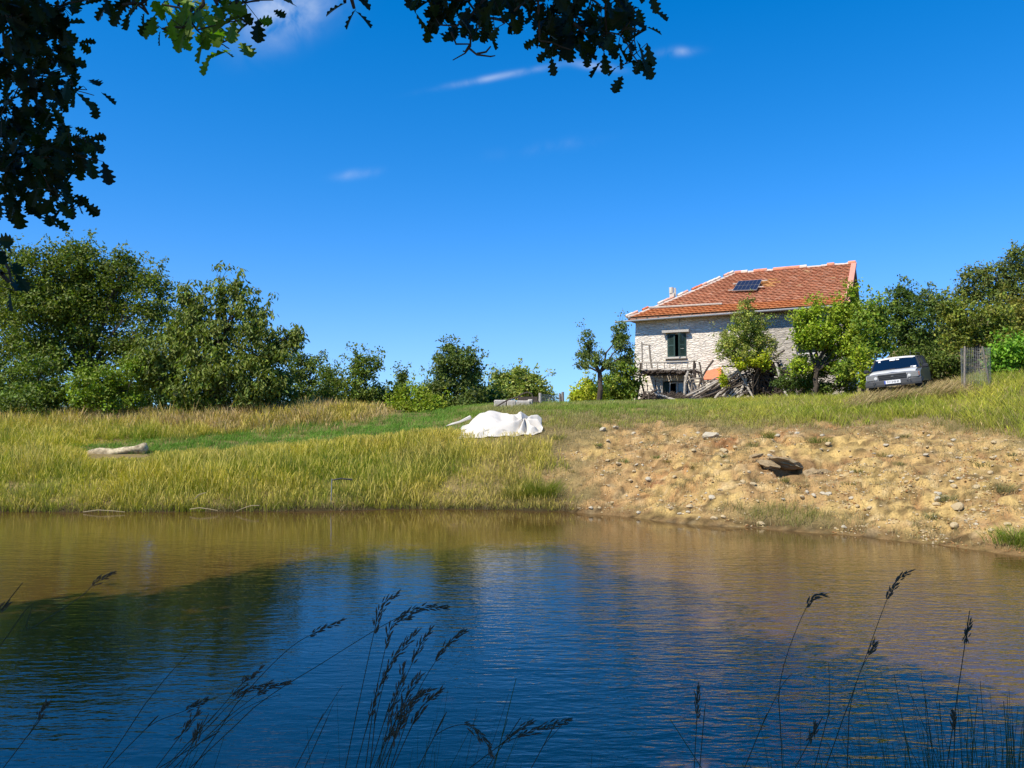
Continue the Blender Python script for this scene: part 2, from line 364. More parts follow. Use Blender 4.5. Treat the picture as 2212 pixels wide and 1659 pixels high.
# ------------------------------------------------------------------ grass
def blades(B, h, w, az, lean, cb, ct, seg=3, curl=1.6, head=None):
    """B (n,3) roots, h heights, w widths, az lean azimuth, lean horizontal reach as a share of h"""
    n = len(B); t = np.linspace(0, 1, seg+1)
    face = rng.uniform(0, math.pi, n); wx = np.cos(face)*w/2; wy = np.sin(face)*w/2
    V = []; C = []
    for k, tt in enumerate(t):
        off = lean*h*tt**curl; cx = B[:, 0]+np.cos(az)*off; cy = B[:, 1]+np.sin(az)*off
        cz = B[:, 2]+h*tt*np.sqrt(np.clip(1-(lean*tt)**2*.6, .1, 1)); s = (1-.75*tt) if head is None else (np.where(head, np.interp(tt, [0, .55, .75, .9, 1], [.6, .45, 1.7, 1.5, .2]), 1-.75*tt))
        s = np.broadcast_to(s, (n,))
        if k < seg or True:
            V.append(np.stack([cx-wx*s, cy-wy*s, cz], 1)); V.append(np.stack([cx+wx*s, cy+wy*s, cz], 1))
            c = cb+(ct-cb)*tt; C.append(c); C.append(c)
    K = 2*(seg+1); V = np.stack(V, 1).reshape(-1, 3); C = np.stack(C, 1).reshape(-1, 3)
    b = (np.arange(n)*K)[:, None]
    Q = np.concatenate([b+np.array([2*k, 2*k+1, 2*k+3, 2*k+2]) for k in range(seg)], 0)
    return V, Q, C
class Grass:
    def __init__(s): s.V = []; s.Q = []; s.C = []; s.n = 0
    def add(s, V, Q, C): s.V.append(V); s.Q.append(Q+s.n); s.C.append(C); s.n += len(V)
    def build(s, name, label):
        o = mesh_np(name, np.concatenate(s.V), np.concatenate(s.Q), M_grass, np.concatenate(s.C)); tag(o, label, 'grass', kind='stuff'); return o
TUFT = None
def scatter(n, u0, u1, y0, y1, per=18, spread=.11):
    global TUFT
    k = n//per; n = k*per; u = rng.uniform(u0, u1, k); y = np.sqrt(rng.uniform(y0*y0, y1*y1, k)); x = (u-CU)/F*y
    ox = rng.normal(0, spread, (k, per)); oy = rng.normal(0, spread, (k, per)); TUFT = dict(h=np.repeat(rng.normal(1, .22, k), per), c=np.repeat(rng.normal(1, .2, k), per), r=np.hypot(ox, oy).ravel()/spread, az=np.arctan2(oy, ox).ravel(), q=np.repeat(rng.random(k), per))
    x = (x[:, None]+ox).ravel(); y = (y[:, None]+oy).ravel(); z = height(x, y); uu, vv = proj(x, y, z)
    return x, y, z, uu, vv, y-Yshore(x/y)
def pick(k, *a): return [q[k] for q in a]
def cvar(base, n, var=.18, hue=.05):
    c = np.array(base)[None]*(1+rng.normal(0, var, (n, 1)))*(1+rng.normal(0, hue, (n, 3))); return np.clip(c, .005, 1)
straw = np.array([.62, .47, .13]); gold = np.array([.50, .43, .022]); green = np.array([.13, .22, .012]); ygreen = np.array([.33, .38, .014]); tanp = np.array([.52, .36, .19]); lush = np.array([.13, .27, .035]); dry = np.array([.40, .31, .16])
def strip(u, v):   # the mown green strip through the meadow
    c = np.interp(u, [200, 380, 600, 800, 950, 1010], [962, 955, 938, 920, 903, 897]); wd = np.interp(u, [200, 380, 700, 1000], [5, 13, 17, 12])
    return np.exp(-((v-c-8)/(wd*1.5))**4)
# tall meadow grass of the left bank
def cap_h(u, v, y, h):
    for (us, cs) in (([180, 380, 600, 800, 950, 1010], [972, 974, 957, 939, 921, 912]), ([186, 325], [990, 987]), ([985, 1180], [926, 936])):
        c = np.interp(u, us, cs)+(fbm(u/14., y*2, 3, 3)-.45)*26; wd_ = 90 if us[0] == 180 else 12; ins = sstep(us[0]-wd_, us[0]+wd_*.6, u)*sstep(us[-1]+15, us[-1]-5, u)*(v > c-22)
        k_ = np.clip((v-c)/(h*F/y), .16, 1); h = h*(1-ins*(1-k_))
    return h
G = Grass(); N0 = 400000
x, y, z, u, v, s = scatter(N0, -260, 1340, 19.5, 33.5); N0 = len(x)
dm = dirtmask(u, v, x, y); st = strip(u, v); n = fbm(x*.6, y*.6, 3, 0)
dens = sstep(-.08, .06, s)*(1-np.clip(dm*1.3, 0, 1))*(1-.9*st)*np.where(v < 934, .0, 1.)*sstep(1260, 1150, u+(n-.45)*220)
dens *= np.where(u > 950, .75, 1)*np.clip(.35+1.5*n, 0, 1)
dens *= 1-sstep(960, 1060, u)*sstep(985, 950, v)*.8
k = TUFT['q'] < dens; x, y, z, u, v, s, n = pick(k, x, y, z, u, v, s, n); m = len(x); T = {q_: w_[k] for q_, w_ in TUFT.items()}
tone = np.clip(fbm(x*.9+4, y*.9, 3, 2)*1.0+(T['c']-1)*.7+rng.normal(0, .08, m), 0, 1)
dryr = sstep(800, 1050, u)*.75+sstep(965, 940, v)*.35; edge = sstep(1.6, .3, s)
h = (rng.uniform(.22, .62, m)*(.25+1.25*n)*T['h'])*np.where(u > 950, .75, 1)*(1-.25*edge); 
ct = lerp(np.broadcast_to(ygreen, (m, 3)), gold, np.clip(sstep(.3, .62, tone), 0, 1)); ct = lerp(ct, straw, np.clip(dryr*rng.random(m)*1.3+(rng.random(m) < .12)*.9, 0, 1)); ct = lerp(ct, green*1.2, np.clip(sstep(.5, .3, fbm(x*.45+7, y*.7, 3, 4))*.75, 0, 1)); ct = lerp(ct, np.array([.50, .36, .15]), np.clip(sstep(.5, .62, fbm(x*.7+1, y*.9, 3, 5))*.6*rng.random(m)*1.4, 0, 1))
ct = lerp(ct, dry*.8, edge*.5*rng.random(m))
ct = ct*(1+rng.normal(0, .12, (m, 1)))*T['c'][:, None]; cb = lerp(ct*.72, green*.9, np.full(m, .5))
hd = rng.random(m) < .33; h = cap_h(u, v, y, h*1.2)/1.2
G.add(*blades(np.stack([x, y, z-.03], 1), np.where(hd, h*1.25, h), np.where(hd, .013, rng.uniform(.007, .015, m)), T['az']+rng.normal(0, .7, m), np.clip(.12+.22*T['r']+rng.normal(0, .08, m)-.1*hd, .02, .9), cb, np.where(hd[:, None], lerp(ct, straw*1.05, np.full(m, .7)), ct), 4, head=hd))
# dead matted stems at the water's edge
N1 = 9000; x, y, z, u, v, s = scatter(N1, -60, 1260, 20, 22.5); N1 = len(x); k = (s > -.12)*(s < .55)*(rng.random(N1) < np.clip(fbm(x*1.3, y*0, 3, 3)*2-.4, 0, 1)); x, y, z = pick(k, x, y, z); m = len(x)
c = cvar(dry, m, .3); G.add(*blades(np.stack([x, y, np.maximum(z, .0)+.01], 1), rng.uniform(.15, .4, m), np.full(m, .012), rng.normal(-1.57, .9, m), rng.uniform(.6, 1.15, m), c*.7, c, 4))
G.build('meadow_grass', 'tall yellow green meadow grass with straw seed heads on the left bank')
# dry tan grass before the trees
G = Grass(); x, y, z, u, v, s = scatter(115000, -260, 860, 27.5, 37.5); n = fbm(x*.5, y*.5, 3, 1)
dens = sstep(944, 930, v+(n-.45)*24)*(1-.95*strip(u, v))*sstep(860, 780, u)
k = TUFT['q'] < dens; T = {q_: w_[k] for q_, w_ in TUFT.items()}; x, y, z, u, v, n = pick(k, x, y, z, u, v, n); m = len(x)
ct = lerp(np.broadcast_to(tanp, (m, 3)), gold, np.clip(fbm(x*.8, y*.8, 3, 5)*1.6-.5+rng.normal(0, .2, m), 0, .8))*(1+rng.normal(0, .13, (m, 1)))*T['c'][:, None]
hd = rng.random(m) < .5; h = rng.uniform(.3, .62, m)*(.6+.8*n)*T['h']*np.interp(u, [0, 700, 860], [1, 1., .6])
G.add(*blades(np.stack([x, y, z-.03], 1), h, np.where(hd, .018, .016), T['az']+rng.normal(0, .7, m), .1+.18*T['r'], lerp(ct*.8, ygreen*.6, np.full(m, .35)), ct, 4, head=hd))
G.build('dry_grass', 'tan seeding grass standing in front of the left tree line')
# short green grass: strip and crest
G = Grass(); x, y, z, u, v, s = scatter(190000, 150, 1760, 22, 34); n = fbm(x*.5, y*.5, 3, 2); dm = dirtmask(u, v, x, y)
dens = np.clip(strip(u, v)*1.5+sstep(930, 960, u)*sstep(938, 905, v+(n-.45)*30), 0, 1)*(1-np.clip(dm*1.2, 0, 1))
k = TUFT['q'] < dens; T = {q_: w_[k] for q_, w_ in TUFT.items()}; x, y, z, u, v, n = pick(k, x, y, z, u, v, n); m = len(x)
yw = np.clip(sstep(900, 1150, u)*.45+sstep(1350, 1650, u)*.35+sstep(885, 925, v)*sstep(950, 1100, u)*.45+rng.normal(0, .2, m), 0, 1)
ct = lerp(np.broadcast_to(lush, (m, 3)), np.array([.34, .32, .06]), yw); ct = lerp(ct, dry, np.clip(sstep(.47, .6, n)*.5*(u > 950), 0, 1))*(1+rng.normal(0, .13, (m, 1)))*T['c'][:, None]
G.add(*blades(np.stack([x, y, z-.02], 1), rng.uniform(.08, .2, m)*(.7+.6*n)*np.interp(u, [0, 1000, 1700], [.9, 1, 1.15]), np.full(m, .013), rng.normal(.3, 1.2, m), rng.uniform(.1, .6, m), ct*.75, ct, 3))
G.build('short_grass', 'short green grass along the meadow strip and the crest')
# lush yellow green grass of the right crest
G = Grass(); x, y, z, u, v, s = scatter(210000, 1380, 3000, 13, 30); n = fbm(x*.6, y*.6, 3, 3); dm = dirtmask(u, v, x, y)
top = np.interp(u, DT_U, DT_V)
dens = sstep(6, -14, v-top+(n-.45)*40)*sstep(1400, 1650, u)*np.clip(.4+1.3*n, 0, 1)
k = TUFT['q'] < dens; T = {q_: w_[k] for q_, w_ in TUFT.items()}; x, y, z, u, v, n = pick(k, x, y, z, u, v, n); m = len(x)
tone = np.clip(fbm(x*.9, y*.9, 3, 4)*1.8-.4+rng.normal(0, .2, m), 0, 1)
ct = lerp(np.broadcast_to(np.array([.20, .25, .022]), (m, 3)), np.array([.46, .40, .055]), tone); ct = lerp(ct, tanp*.9, np.clip((rng.random(m) < .12)*.8+sstep(866, 845, v)*sstep(1850, 1950, u)*sstep(2120, 2040, u)*.75, 0, 1))*(1+rng.normal(0, .12, (m, 1)))*T['c'][:, None]
hd = rng.random(m) < .15
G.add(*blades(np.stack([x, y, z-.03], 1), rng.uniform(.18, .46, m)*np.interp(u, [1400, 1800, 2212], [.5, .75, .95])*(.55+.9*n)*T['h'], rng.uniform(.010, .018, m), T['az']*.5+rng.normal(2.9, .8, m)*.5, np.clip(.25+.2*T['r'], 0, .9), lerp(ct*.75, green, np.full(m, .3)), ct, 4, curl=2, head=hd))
G.build('crest_grass', 'long yellow green grass leaning over the right crest')
# thin grass on the bare bank and the shore
G = Grass(); x, y, z, u, v, s = scatter(190000, 1050, 2330, 13.5, 29); n = fbm(x*1.1+2, y*1.1, 4, 1); dm = dirtmask(u, v, x, y)
shore = np.exp(-(((u-1700)/150)**2+((v-1118-(u-1700)*.1)/24)**2))+np.exp(-(((u-2000)/90)**2+((v-1150)/16)**2))*.5+np.exp(-(((u-2205)/40)**2+((v-1178)/26)**2))+np.exp(-(((u-2150)/200)**2+((v-925)/16)**2))*.8
shore = shore+.9*np.exp(-(((u-1120)/75)**2+((v-1068)/26)**2)); upper = sstep(985, 915, v)*sstep(1900, 1650, u)*.45+sstep(1420, 1200, u+(n-.45)*400)*.35
dens = sstep(.02, .12, s)*np.clip(np.clip(n*3.4-1.25, 0, .6)+upper+shore*1.1+(1-dm)*(v > 900)*sstep(1300, 1150, u)*.35, 0, 1)*(v > 890)*(s > 0.02)
dens *= np.where(dm > .5, .6, .9)
k = TUFT['q'] < dens; T = {q_: w_[k] for q_, w_ in TUFT.items()}; x, y, z, u, v, n, s2 = pick(k, x, y, z, u, v, n, shore); m = len(x)
gr = np.clip(s2*.9+rng.normal(0, .25, m)-.1, 0, 1); ct = lerp(np.broadcast_to(dry, (m, 3)), np.array([.20, .22, .03]), gr)*(1+rng.normal(0, .2, (m, 1)))
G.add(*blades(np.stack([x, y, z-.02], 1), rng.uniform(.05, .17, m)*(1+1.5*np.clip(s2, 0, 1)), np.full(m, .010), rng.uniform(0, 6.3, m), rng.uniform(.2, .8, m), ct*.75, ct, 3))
G.build('bank_grass', 'thin dry and green grass scattered over the bare earth bank')

# single tufts on the bare bank
def reg(u, v, t): return t+' on the '+('upper' if v < 990 else 'middle' if v < 1060 else 'lower')+' bare bank '+('right of the tarpaulin' if u < 1450 else 'below the farmhouse' if u < 1650 else 'around the rock hollow' if u < 1800 else 'below the car' if u < 2020 else 'at the far right')
M_tuft = M_grass
def tuft(u, v, r, h, col, label, n=150, group='grass tufts on the bare bank'):
    p = ground_at(u, v); B = np.stack([rng.normal(0, r*.45, n), rng.normal(0, r*.45, n), np.full(n, -.03)], 1); az = np.arctan2(B[:, 1], B[:, 0])+rng.normal(0, .4, n)
    c = cvar(col, n, .2); V, Q, C = blades(B, rng.uniform(.5, 1, n)*h, np.full(n, .011), az, rng.uniform(.3, .95, n), c*.6, c, 3)
    o = mesh_np('grass_tuft', V, Q, M_grass, C); o.location = p; tag(o, label, 'grass tuft', group); return o
tuft(1205, 948, .28, .2, (.15, .2, .03), 'round green tuft beside the lower right corner of the white tarpaulin')
tuft(1170, 1070, .5, .55, (.2, .24, .02), 'biggest bright green tuft at the water edge where grass meets bare earth', 700)
tuft(1120, 1075, .4, .45, (.24, .24, .03), 'yellow green tuft just left of the biggest shore tuft', 400)
tuft(2195, 1175, .35, .4, (.2, .26, .03), 'green tuft standing in the water edge at the far right', 400)
tuft(1660, 945, .2, .26, (.22, .24, .05), 'green tuft above and left of the dark rock hollow')
tuft(1770, 955, .35, .22, (.24, .25, .06), 'wide low tuft on the rim above the rock hollow', 260)
tuft(2160, 1062, .3, .25, (.3, .28, .12), 'dry grey tuft on the scarp at the right of the bare bank', 260)
tuft(2050, 1080, .2, .2, (.3, .28, .12), 'dry tuft left of the scarp tuft near the pale stones')
tuft(1290, 965, .15, .12, (.2, .24, .07), 'small green tuft right of the tarpaulin on bare earth')
tuft(2075, 900, .4, .3, (.16, .22, .03), 'dark green tuft hanging at the upper edge of the bare bank', 300)
for (u, v) in [(1420, 990), (1445, 1000), (1560, 985), (1350, 1000), (1240, 1020), (1850, 1020), (1905, 985), (1940, 1005), (2010, 1120), (1840, 1050), (1690, 1040), (1730, 1050), (2120, 1010), (2190, 985), (2205, 1000), (1500, 1010), (1625, 965), (1960, 945)]:
    tuft(u+R.uniform(-6, 6), v, R.uniform(.1, .2), R.uniform(.1, .2), (R.uniform(.18, .3), R.uniform(.2, .26), R.uniform(.04, .1)), 'small tuft growing alone'+reg(u, v, ''), 90)

# ------------------------------------------------------------------ stones
M_stone = mk('yellow_stone', (.44, .34, .19), rough=.9, var=.25, scale=14, bump=.01, spec=.2)
M_stone2 = mk('pale_stone', (.43, .375, .27), rough=.9, var=.2, scale=14, bump=.01, spec=.2)
def rock_mesh(name, seed, mat, sub=2, flat=.62, rough_=.28):
    import bmesh
    bm = bmesh.new(); bmesh.ops.create_icosphere(bm, subdivisions=sub, radius=1); rr = random.Random(seed)
    cuts = [Vector((rr.uniform(-1, 1), rr.uniform(-1, 1), rr.uniform(-1, 1))).normalized() for _ in range(9)]; dd = [rr.uniform(.55, .92) for _ in cuts]
    for v in bm.verts:
        c = v.co.copy()
        for k, d in zip(cuts, dd):
            e = c.dot(k)-d
            if e > 0: c -= k*e
        c *= 1+rr.uniform(-rough_, rough_)*.3
        v.co = Vector((c.x*1.15, c.y*.9, c.z*flat))
    me = bpy.data.meshes.new(name); bm.to_mesh(me); bm.free(); me.materials.append(mat); return me
RM = [rock_mesh('stone', 40+i, [M_stone, M_stone2, M_stone][i % 3]) for i in range(9)]
def stone(p, s, label, group='stones on the bare bank', me=None, rz=None, sq=(1, 1, 1)):
    o = bpy.data.objects.new('stone', me or R.choice(RM)); COL.objects.link(o); o.location = Vector(p)+Vector((0, 0, s*.15)); o.scale = (s*sq[0], s*sq[1], s*sq[2])
    o.rotation_euler = (R.uniform(-.3, .3), R.uniform(-.3, .3), R.uniform(0, 6.3) if rz is None else rz); tag(o, label, 'stone', group); return o
for (u, v, s, lb) in [(2110, 1055, .11, 'round pale stone at the upper left of the right hand scarp'), (2068, 1096, .14, 'biggest white stone low on the bare bank right of the shore grass'), (1538, 1077, .10, 'white rounded stone low on the bank left of the shore grass'), (1490, 1097, .10, 'white stone close to the water left of the shore grass'),
                   (1562, 975, .14, 'flat pale stone left of the rock hollow'), (1790, 930+35, .10, 'pale stone right above the rock hollow'), (2060, 1143, .10, 'pale stone at the water edge below the scarp'), (1402, 972+65, .12, 'yellow upright stone beside a flat one on the left of the bare bank'), (1535, 944, .22, 'large flat yellow slab on the upper left of the bare bank'), (1300, 930, .12, 'yellow stone near the top of the bank right of the tarpaulin'), (1330, 925, .11, 'flat ochre stone near the top of the bank')]:
    stone(ground_at(u, v), s, lb)
cand = []
for i in range(230):
    for _ in range(20):
        u = R.uniform(1240, 2210); v = R.uniform(935, 1165)
        p = ground_at(u, v)
        if p.y < 32 and p.z > .05 and float(dirtmask(np.array([u]), np.array([v]), np.array([p.x]), np.array([p.y]))[0]) > .6 and abs(u-1712)+2*abs(v-1010) > 90: break
    stone(p, .025+.055*R.random()**2.2+.01, reg(u, v, 'small stone lying loose'))
# gravel: uncountable crumbs
def gravel():
    n = 26000; x, y, z, u, v, s = scatter(n, 1180, 2300, 13.5, 28); dm = dirtmask(u, v, x, y); n = len(x); k = (rng.random(n) < dm*np.clip(fbm(x*1.5, y*1.5, 3, 5)*2.2-.35, .1, 1))*(s > .02); x, y, z = pick(k, x, y, z); n = len(x)
    o = np.array([(1, 0, 0), (0, 1, 0), (-1, 0, 0), (0, -1, 0), (0, 0, .8), (0, 0, -.5)]); f = np.array([(0, 1, 4), (1, 2, 4), (2, 3, 4), (3, 0, 4), (1, 0, 5), (2, 1, 5), (3, 2, 5), (0, 3, 5)])
    sz = rng.uniform(.010, .034, n)**1.0; th = rng.uniform(0, 6.28, n); c, s_ = np.cos(th), np.sin(th)
    V = o[None]*rng.uniform(.6, 1.4, (n, 6, 3))*sz[:, None, None]; Vx = V[..., 0]*c[:, None]-V[..., 1]*s_[:, None]; Vy = V[..., 0]*s_[:, None]+V[..., 1]*c[:, None]
    V = np.stack([Vx+x[:, None], Vy+y[:, None], V[..., 2]+z[:, None]+.004], -1).reshape(-1, 3)
    Fc = (f[None]+(np.arange(n)*6)[:, None, None]).reshape(-1, 3); pal = np.array([(.44, .31, .12), (.46, .35, .18), (.32, .18, .07), (.50, .40, .25), (.26, .13, .05)]); cc = pal[rng.integers(0, 5, n)]*rng.uniform(.7, 1.15, (n, 1))
    ob = mesh_np('gravel', V, Fc, mk('gravel', attr=True, rough=.95, var=.1, spec=.1), np.repeat(cc, 6, 0)); tag(ob, 'loose yellow gravel and clods strewn over the bare bank', 'gravel', kind='stuff')
gravel()
# rock hollow: stones framing the dark hole
M_hol = mk('hollow_rock', (.30, .22, .12), rough=.95, var=.35, scale=7, bump=.03, spec=.1)
HM = [rock_mesh('hollow_rock', 70+i, M_hol, 3, .8, .5) for i in range(4)]
for (dx, dy, dz, s, sq, me, lb) in [(-.04, .42, .07, .46, (1.1, .7, .42), 0, 'grey brown slab roofing the dark rock hollow'), (.52, .05, -.02, .26, (1.0, 1, .95), 1, 'lichen covered boulder forming the right side of the hollow'), (-.55, .25, .06, .25, (1.2, 1, .5), 2, 'split rock at the left of the hollow'), (.95, .25, -.02, .33, (1.4, 1, .5), 3, 'earthy rock spur right of the hollow'), (-.78, .5, .12, .16, (1.2, .8, .5), 1, 'smaller ledge stone upper left of the hollow')]:
    p = on_ground(HOLE.x+dx, HOLE.y+dy) if abs(dx) > .4 else HOLE.copy()+Vector((dx, dy, 0)); o = stone(p+Vector((0, 0, dz)), s, lb, 'rocks around the hollow', HM[me], R.uniform(-.4, .4), sq)
# ------------------------------------------------------------------ farmhouse
PHI = math.radians(28.1); EX = Vector((math.cos(PHI), -math.sin(PHI), 0)); EY = Vector((math.sin(PHI), math.cos(PHI), 0)); EZv = Vector((0, 0, 1))
A0 = P(1375, 868, 42.0); A0.z = 2.85
HM_ = Matrix((EX, EY, EZv)).transposed().to_4x4(); HM_.translation = A0    # house frame: x along the facade, y into the house, z up
HI = HM_.inverted(); R3 = HM_.to_3x3()
house = empty('stone_farmhouse', A0, 'two storey whitewashed stone farmhouse with orange tiled roof on the crest', 'house'); house.rotation_euler = (0, 0, -PHI)
W = 10.35; D = 8.0; WH = 8.08-A0.z; RH = 10.5-A0.z; OV = .5
def hf(u, v, off=0.):      # where the ray through a pixel meets the plane off metres in front of the facade, in house coordinates
    d = rayd(u, v); n = -EY; p0 = A0+n*off; o = Vector((0, 0, EZ)); t = (p0-o).dot(n)/d.dot(n); return HI @ (o+d*t)
def z2(x, y): return ((1740+x/5.267)*.768, (900+y/5.267)*.768)
def z3(x, y): return ((2060+x/5.267)*.768, (900+y/5.267)*.768)
def z1(x, y): return ((1740+x*.3255)*.768, (700+y*.3255)*.768)
def wall_mat():
    m = bpy.data.materials.new('rubble_wall'); m.use_nodes = True; nt = m.node_tree; b = nt.nodes['Principled BSDF']; N = nt.nodes.new; L = nt.links.new
    b.inputs['Roughness'].default_value = .95; b.inputs['Specular IOR Level'].default_value = .1
    t = N('ShaderNodeTexCoord'); mp = N('ShaderNodeMapping'); mp.inputs['Scale'].default_value = (1, 1, 3.0); L(t.outputs['Object'], mp.inputs[0])
    dn = N('ShaderNodeTexNoise'); dn.inputs['Scale'].default_value = 2.2; dn.inputs['Detail'].default_value = 4; L(mp.outputs[0], dn.inputs[0])
    ad = N('ShaderNodeVectorMath'); ad.operation = 'MULTIPLY_ADD'; L(dn.outputs['Color'], ad.inputs[0]); ad.inputs[1].default_value = (.5, .5, .5); L(mp.outputs[0], ad.inputs[2])
    vo = N('ShaderNodeTexVoronoi'); vo.feature = 'DISTANCE_TO_EDGE'; vo.inputs['Scale'].default_value = 3.0; L(ad.outputs[0], vo.inputs['Vector'])
    vc = N('ShaderNodeTexVoronoi'); vc.inputs['Scale'].default_value = 3.0; L(ad.outputs[0], vc.inputs['Vector'])
    mr = N('ShaderNodeMapRange'); mr.inputs[1].default_value = 0; mr.inputs[2].default_value = .16; L(vo.outputs['Distance'], mr.inputs[0])
    no = N('ShaderNodeTexNoise'); no.inputs['Scale'].default_value = 7; no.inputs['Detail'].default_value = 8; L(mp.outputs[0], no.inputs[0])
    cr = N('ShaderNodeValToRGB'); e = cr.color_ramp.elements; e[0].position = .3; e[0].color = (.62, .53, .42, 1); e[1].position = .62; e[1].color = (.88, .80, .67, 1); e.new(.45).color = (.82, .73, .60, 1)
    L(no.outputs[0], cr.inputs[0])
    sg = N('ShaderNodeSeparateColor'); L(vc.outputs['Color'], sg.inputs[0]); vr = N('ShaderNodeMapRange'); vr.inputs[3].default_value = .88; vr.inputs[4].default_value = 1.06; L(sg.outputs[0], vr.inputs[0])
    # joints of grey mortar, wall colour darker towards the right
    jt = N('ShaderNodeMixRGB'); jr = N('ShaderNodeMapRange'); jr.inputs[3].default_value = .27; jr.inputs[4].default_value = 0; L(mr.outputs[0], jr.inputs[0]); L(jr.outputs[0], jt.inputs[0]); L(cr.outputs[0], jt.inputs[1]); jt.inputs[2].default_value = (.36, .30, .23, 1)
    sx = N('ShaderNodeSeparateXYZ'); L(t.outputs['Object'], sx.inputs[0]); rr = N('ShaderNodeMapRange'); rr.interpolation_type = 'SMOOTHSTEP'; rr.inputs[1].default_value = 4.0; rr.inputs[2].default_value = 6.5; rr.inputs[3].default_value = 1; rr.inputs[4].default_value = .62; L(sx.outputs[0], rr.inputs[0])
    s1 = N('ShaderNodeVectorMath'); s1.operation = 'SCALE'; L(jt.outputs[0], s1.inputs[0]); mm = N('ShaderNodeMath'); mm.operation = 'MULTIPLY'; L(vr.outputs[0], mm.inputs[0]); L(rr.outputs[0], mm.inputs[1]); L(mm.outputs[0], s1.inputs['Scale']); L(s1.outputs[0], b.inputs['Base Color'])
    hs = N('ShaderNodeMath'); hs.operation = 'MULTIPLY_ADD'; L(no.outputs[0], hs.inputs[0]); hs.inputs[1].default_value = .9; L(mr.outputs[0], hs.inputs[2])
    bp = N('ShaderNodeBump'); bp.inputs['Strength'].default_value = 1; bp.inputs['Distance'].default_value = .025; L(hs.outputs[0], bp.inputs['Height']); L(bp.outputs[0], b.inputs['Normal'])
    return m
M_wall = wall_mat(); M_conc = mk('concrete', (.55, .50, .42), var=.2, scale=5, bump=.01); M_dark = mk('interior_dark', (.02, .02, .022), var=.3)
M_tile = mk('roof_tile', attr=True, rough=.85, var=.18, scale=1.6, bump=.008, spec=.2); M_mortar = mk('mortar', (.56, .49, .40), var=.3, scale=9, bump=.02, c2=(.62, .5, .4))
M_metal = mk('zinc', (.36, .35, .33), rough=.45, var=.15, metallic=.7); M_shut = mk('green_shutter', (.028, .062, .05), rough=.6, var=.2); M_white = mk('white_paint', (.62, .61, .58), rough=.6, var=.15)
M_glass = mk('dark_glass', (.012, .016, .022), rough=.05, var=0, spec=.8)
def hpart(mb, name, m, parent=None, **k): return mb.build(name, m, parent or house, **k)
# window and door openings: x0,x1,z0,z1 in the facade
def rect(ua, va, ub, vb): a = hf(ua, va); b = hf(ub, vb); return (a.x, b.x, b.z, a.z)
w1 = (*[hf(*z2(720, 190)).x, hf(*z2(1003, 190)).x], hf(*z2(850, 548)).z, hf(*z2(850, 195)).z)
w2x = hf(1722, 720).x; w2 = (w2x-.05, w2x+.95, hf(1722, 765).z, hf(1722, 708).z)
d1x0 = hf(*z2(640, 1000)).x; d1x1 = hf(*z2(985, 1000)).x; d1 = (d1x0, d1x1, .05, hf(*z2(800, 905)).z)
ops = [w1, w2, d1]
xsn = sorted({0, W} | {o[0] for o in ops} | {o[1] for o in ops}); zsn = sorted({0, WH} | {o[2] for o in ops} | {o[3] for o in ops})
mb = MB(); TH = .5
for i in range(len(xsn)-1):
    for j in range(len(zsn)-1):
        cx = (xsn[i]+xsn[i+1])/2; cz = (zsn[j]+zsn[j+1])/2
        if any(o[0] < cx < o[1] and o[2] < cz < o[3] for o in ops): continue
        bt = lambda x_, z_: (x_ if x_ > .01 else -.22*(1-z_/WH), 0 if True else 0, z_)   # left corner leans outward at the foot
        q = [bt(xsn[i], zsn[j]), bt(xsn[i+1], zsn[j]), bt(xsn[i+1], zsn[j+1]), bt(xsn[i], zsn[j+1])]; mb.add(q, [(0, 1, 2, 3)])
for o in ops:   # reveals
    mb.add([(o[0], 0, o[2]), (o[0], TH, o[2]), (o[0], TH, o[3]), (o[0], 0, o[3])], [(0, 1, 2, 3)])
    mb.add([(o[1], 0, o[2]), (o[1], TH, o[2]), (o[1], TH, o[3]), (o[1], 0, o[3])], [(3, 2, 1, 0)])
    mb.add([(o[0], 0, o[3]), (o[1], 0, o[3]), (o[1], TH, o[3]), (o[0], TH, o[3])], [(0, 3, 2, 1)])
    mb.add([(o[0], 0, o[2]), (o[1], 0, o[2]), (o[1], TH, o[2]), (o[0], TH, o[2])], [(0, 1, 2, 3)])
mb.add([(-.22, 0, 0), (-.22, D, 0), (0, D, WH), (0, 0, WH)], [(0, 3, 2, 1)]); mb.add([(W, 0, 0), (W, D, 0), (W, D, WH), (W, 0, WH)], [(0, 1, 2, 3)]); mb.add([(-.22, D, 0), (W, D, 0), (W, D, WH), (0, D, WH)], [(0, 3, 2, 1)])
mb.add([(W, 0, WH), (W, D, WH), (W, D/2, RH-.12)], [(0, 1, 2)])
mb.build('wall', M_wall, house)
ib = MB()
for o in ops: ib.box(((o[0]+o[1])/2, TH+.9, (o[2]+o[3])/2), (o[1]-o[0]+.6, 1.8, o[3]-o[2]+.6))
# room shells are dark boxes seen from inside: drop the faces toward the opening
ibs = MB()
for o in ops:
    x0, x1, z0, z1_, ya, yb = o[0]-.4, o[1]+.4, o[2]-.3, o[3]+.3, TH, TH+2
    V = [(x0, ya, z0), (x1, ya, z0), (x1, yb, z0), (x0, yb, z0), (x0, ya, z1_), (x1, ya, z1_), (x1, yb, z1_), (x0, yb, z1_)]
    ibs.add(V, [(0, 1, 2, 3), (4, 7, 6, 5), (1, 5, 6, 2), (2, 6, 7, 3), (3, 7, 4, 0)])
ibs.build('room_interior', M_dark, house)
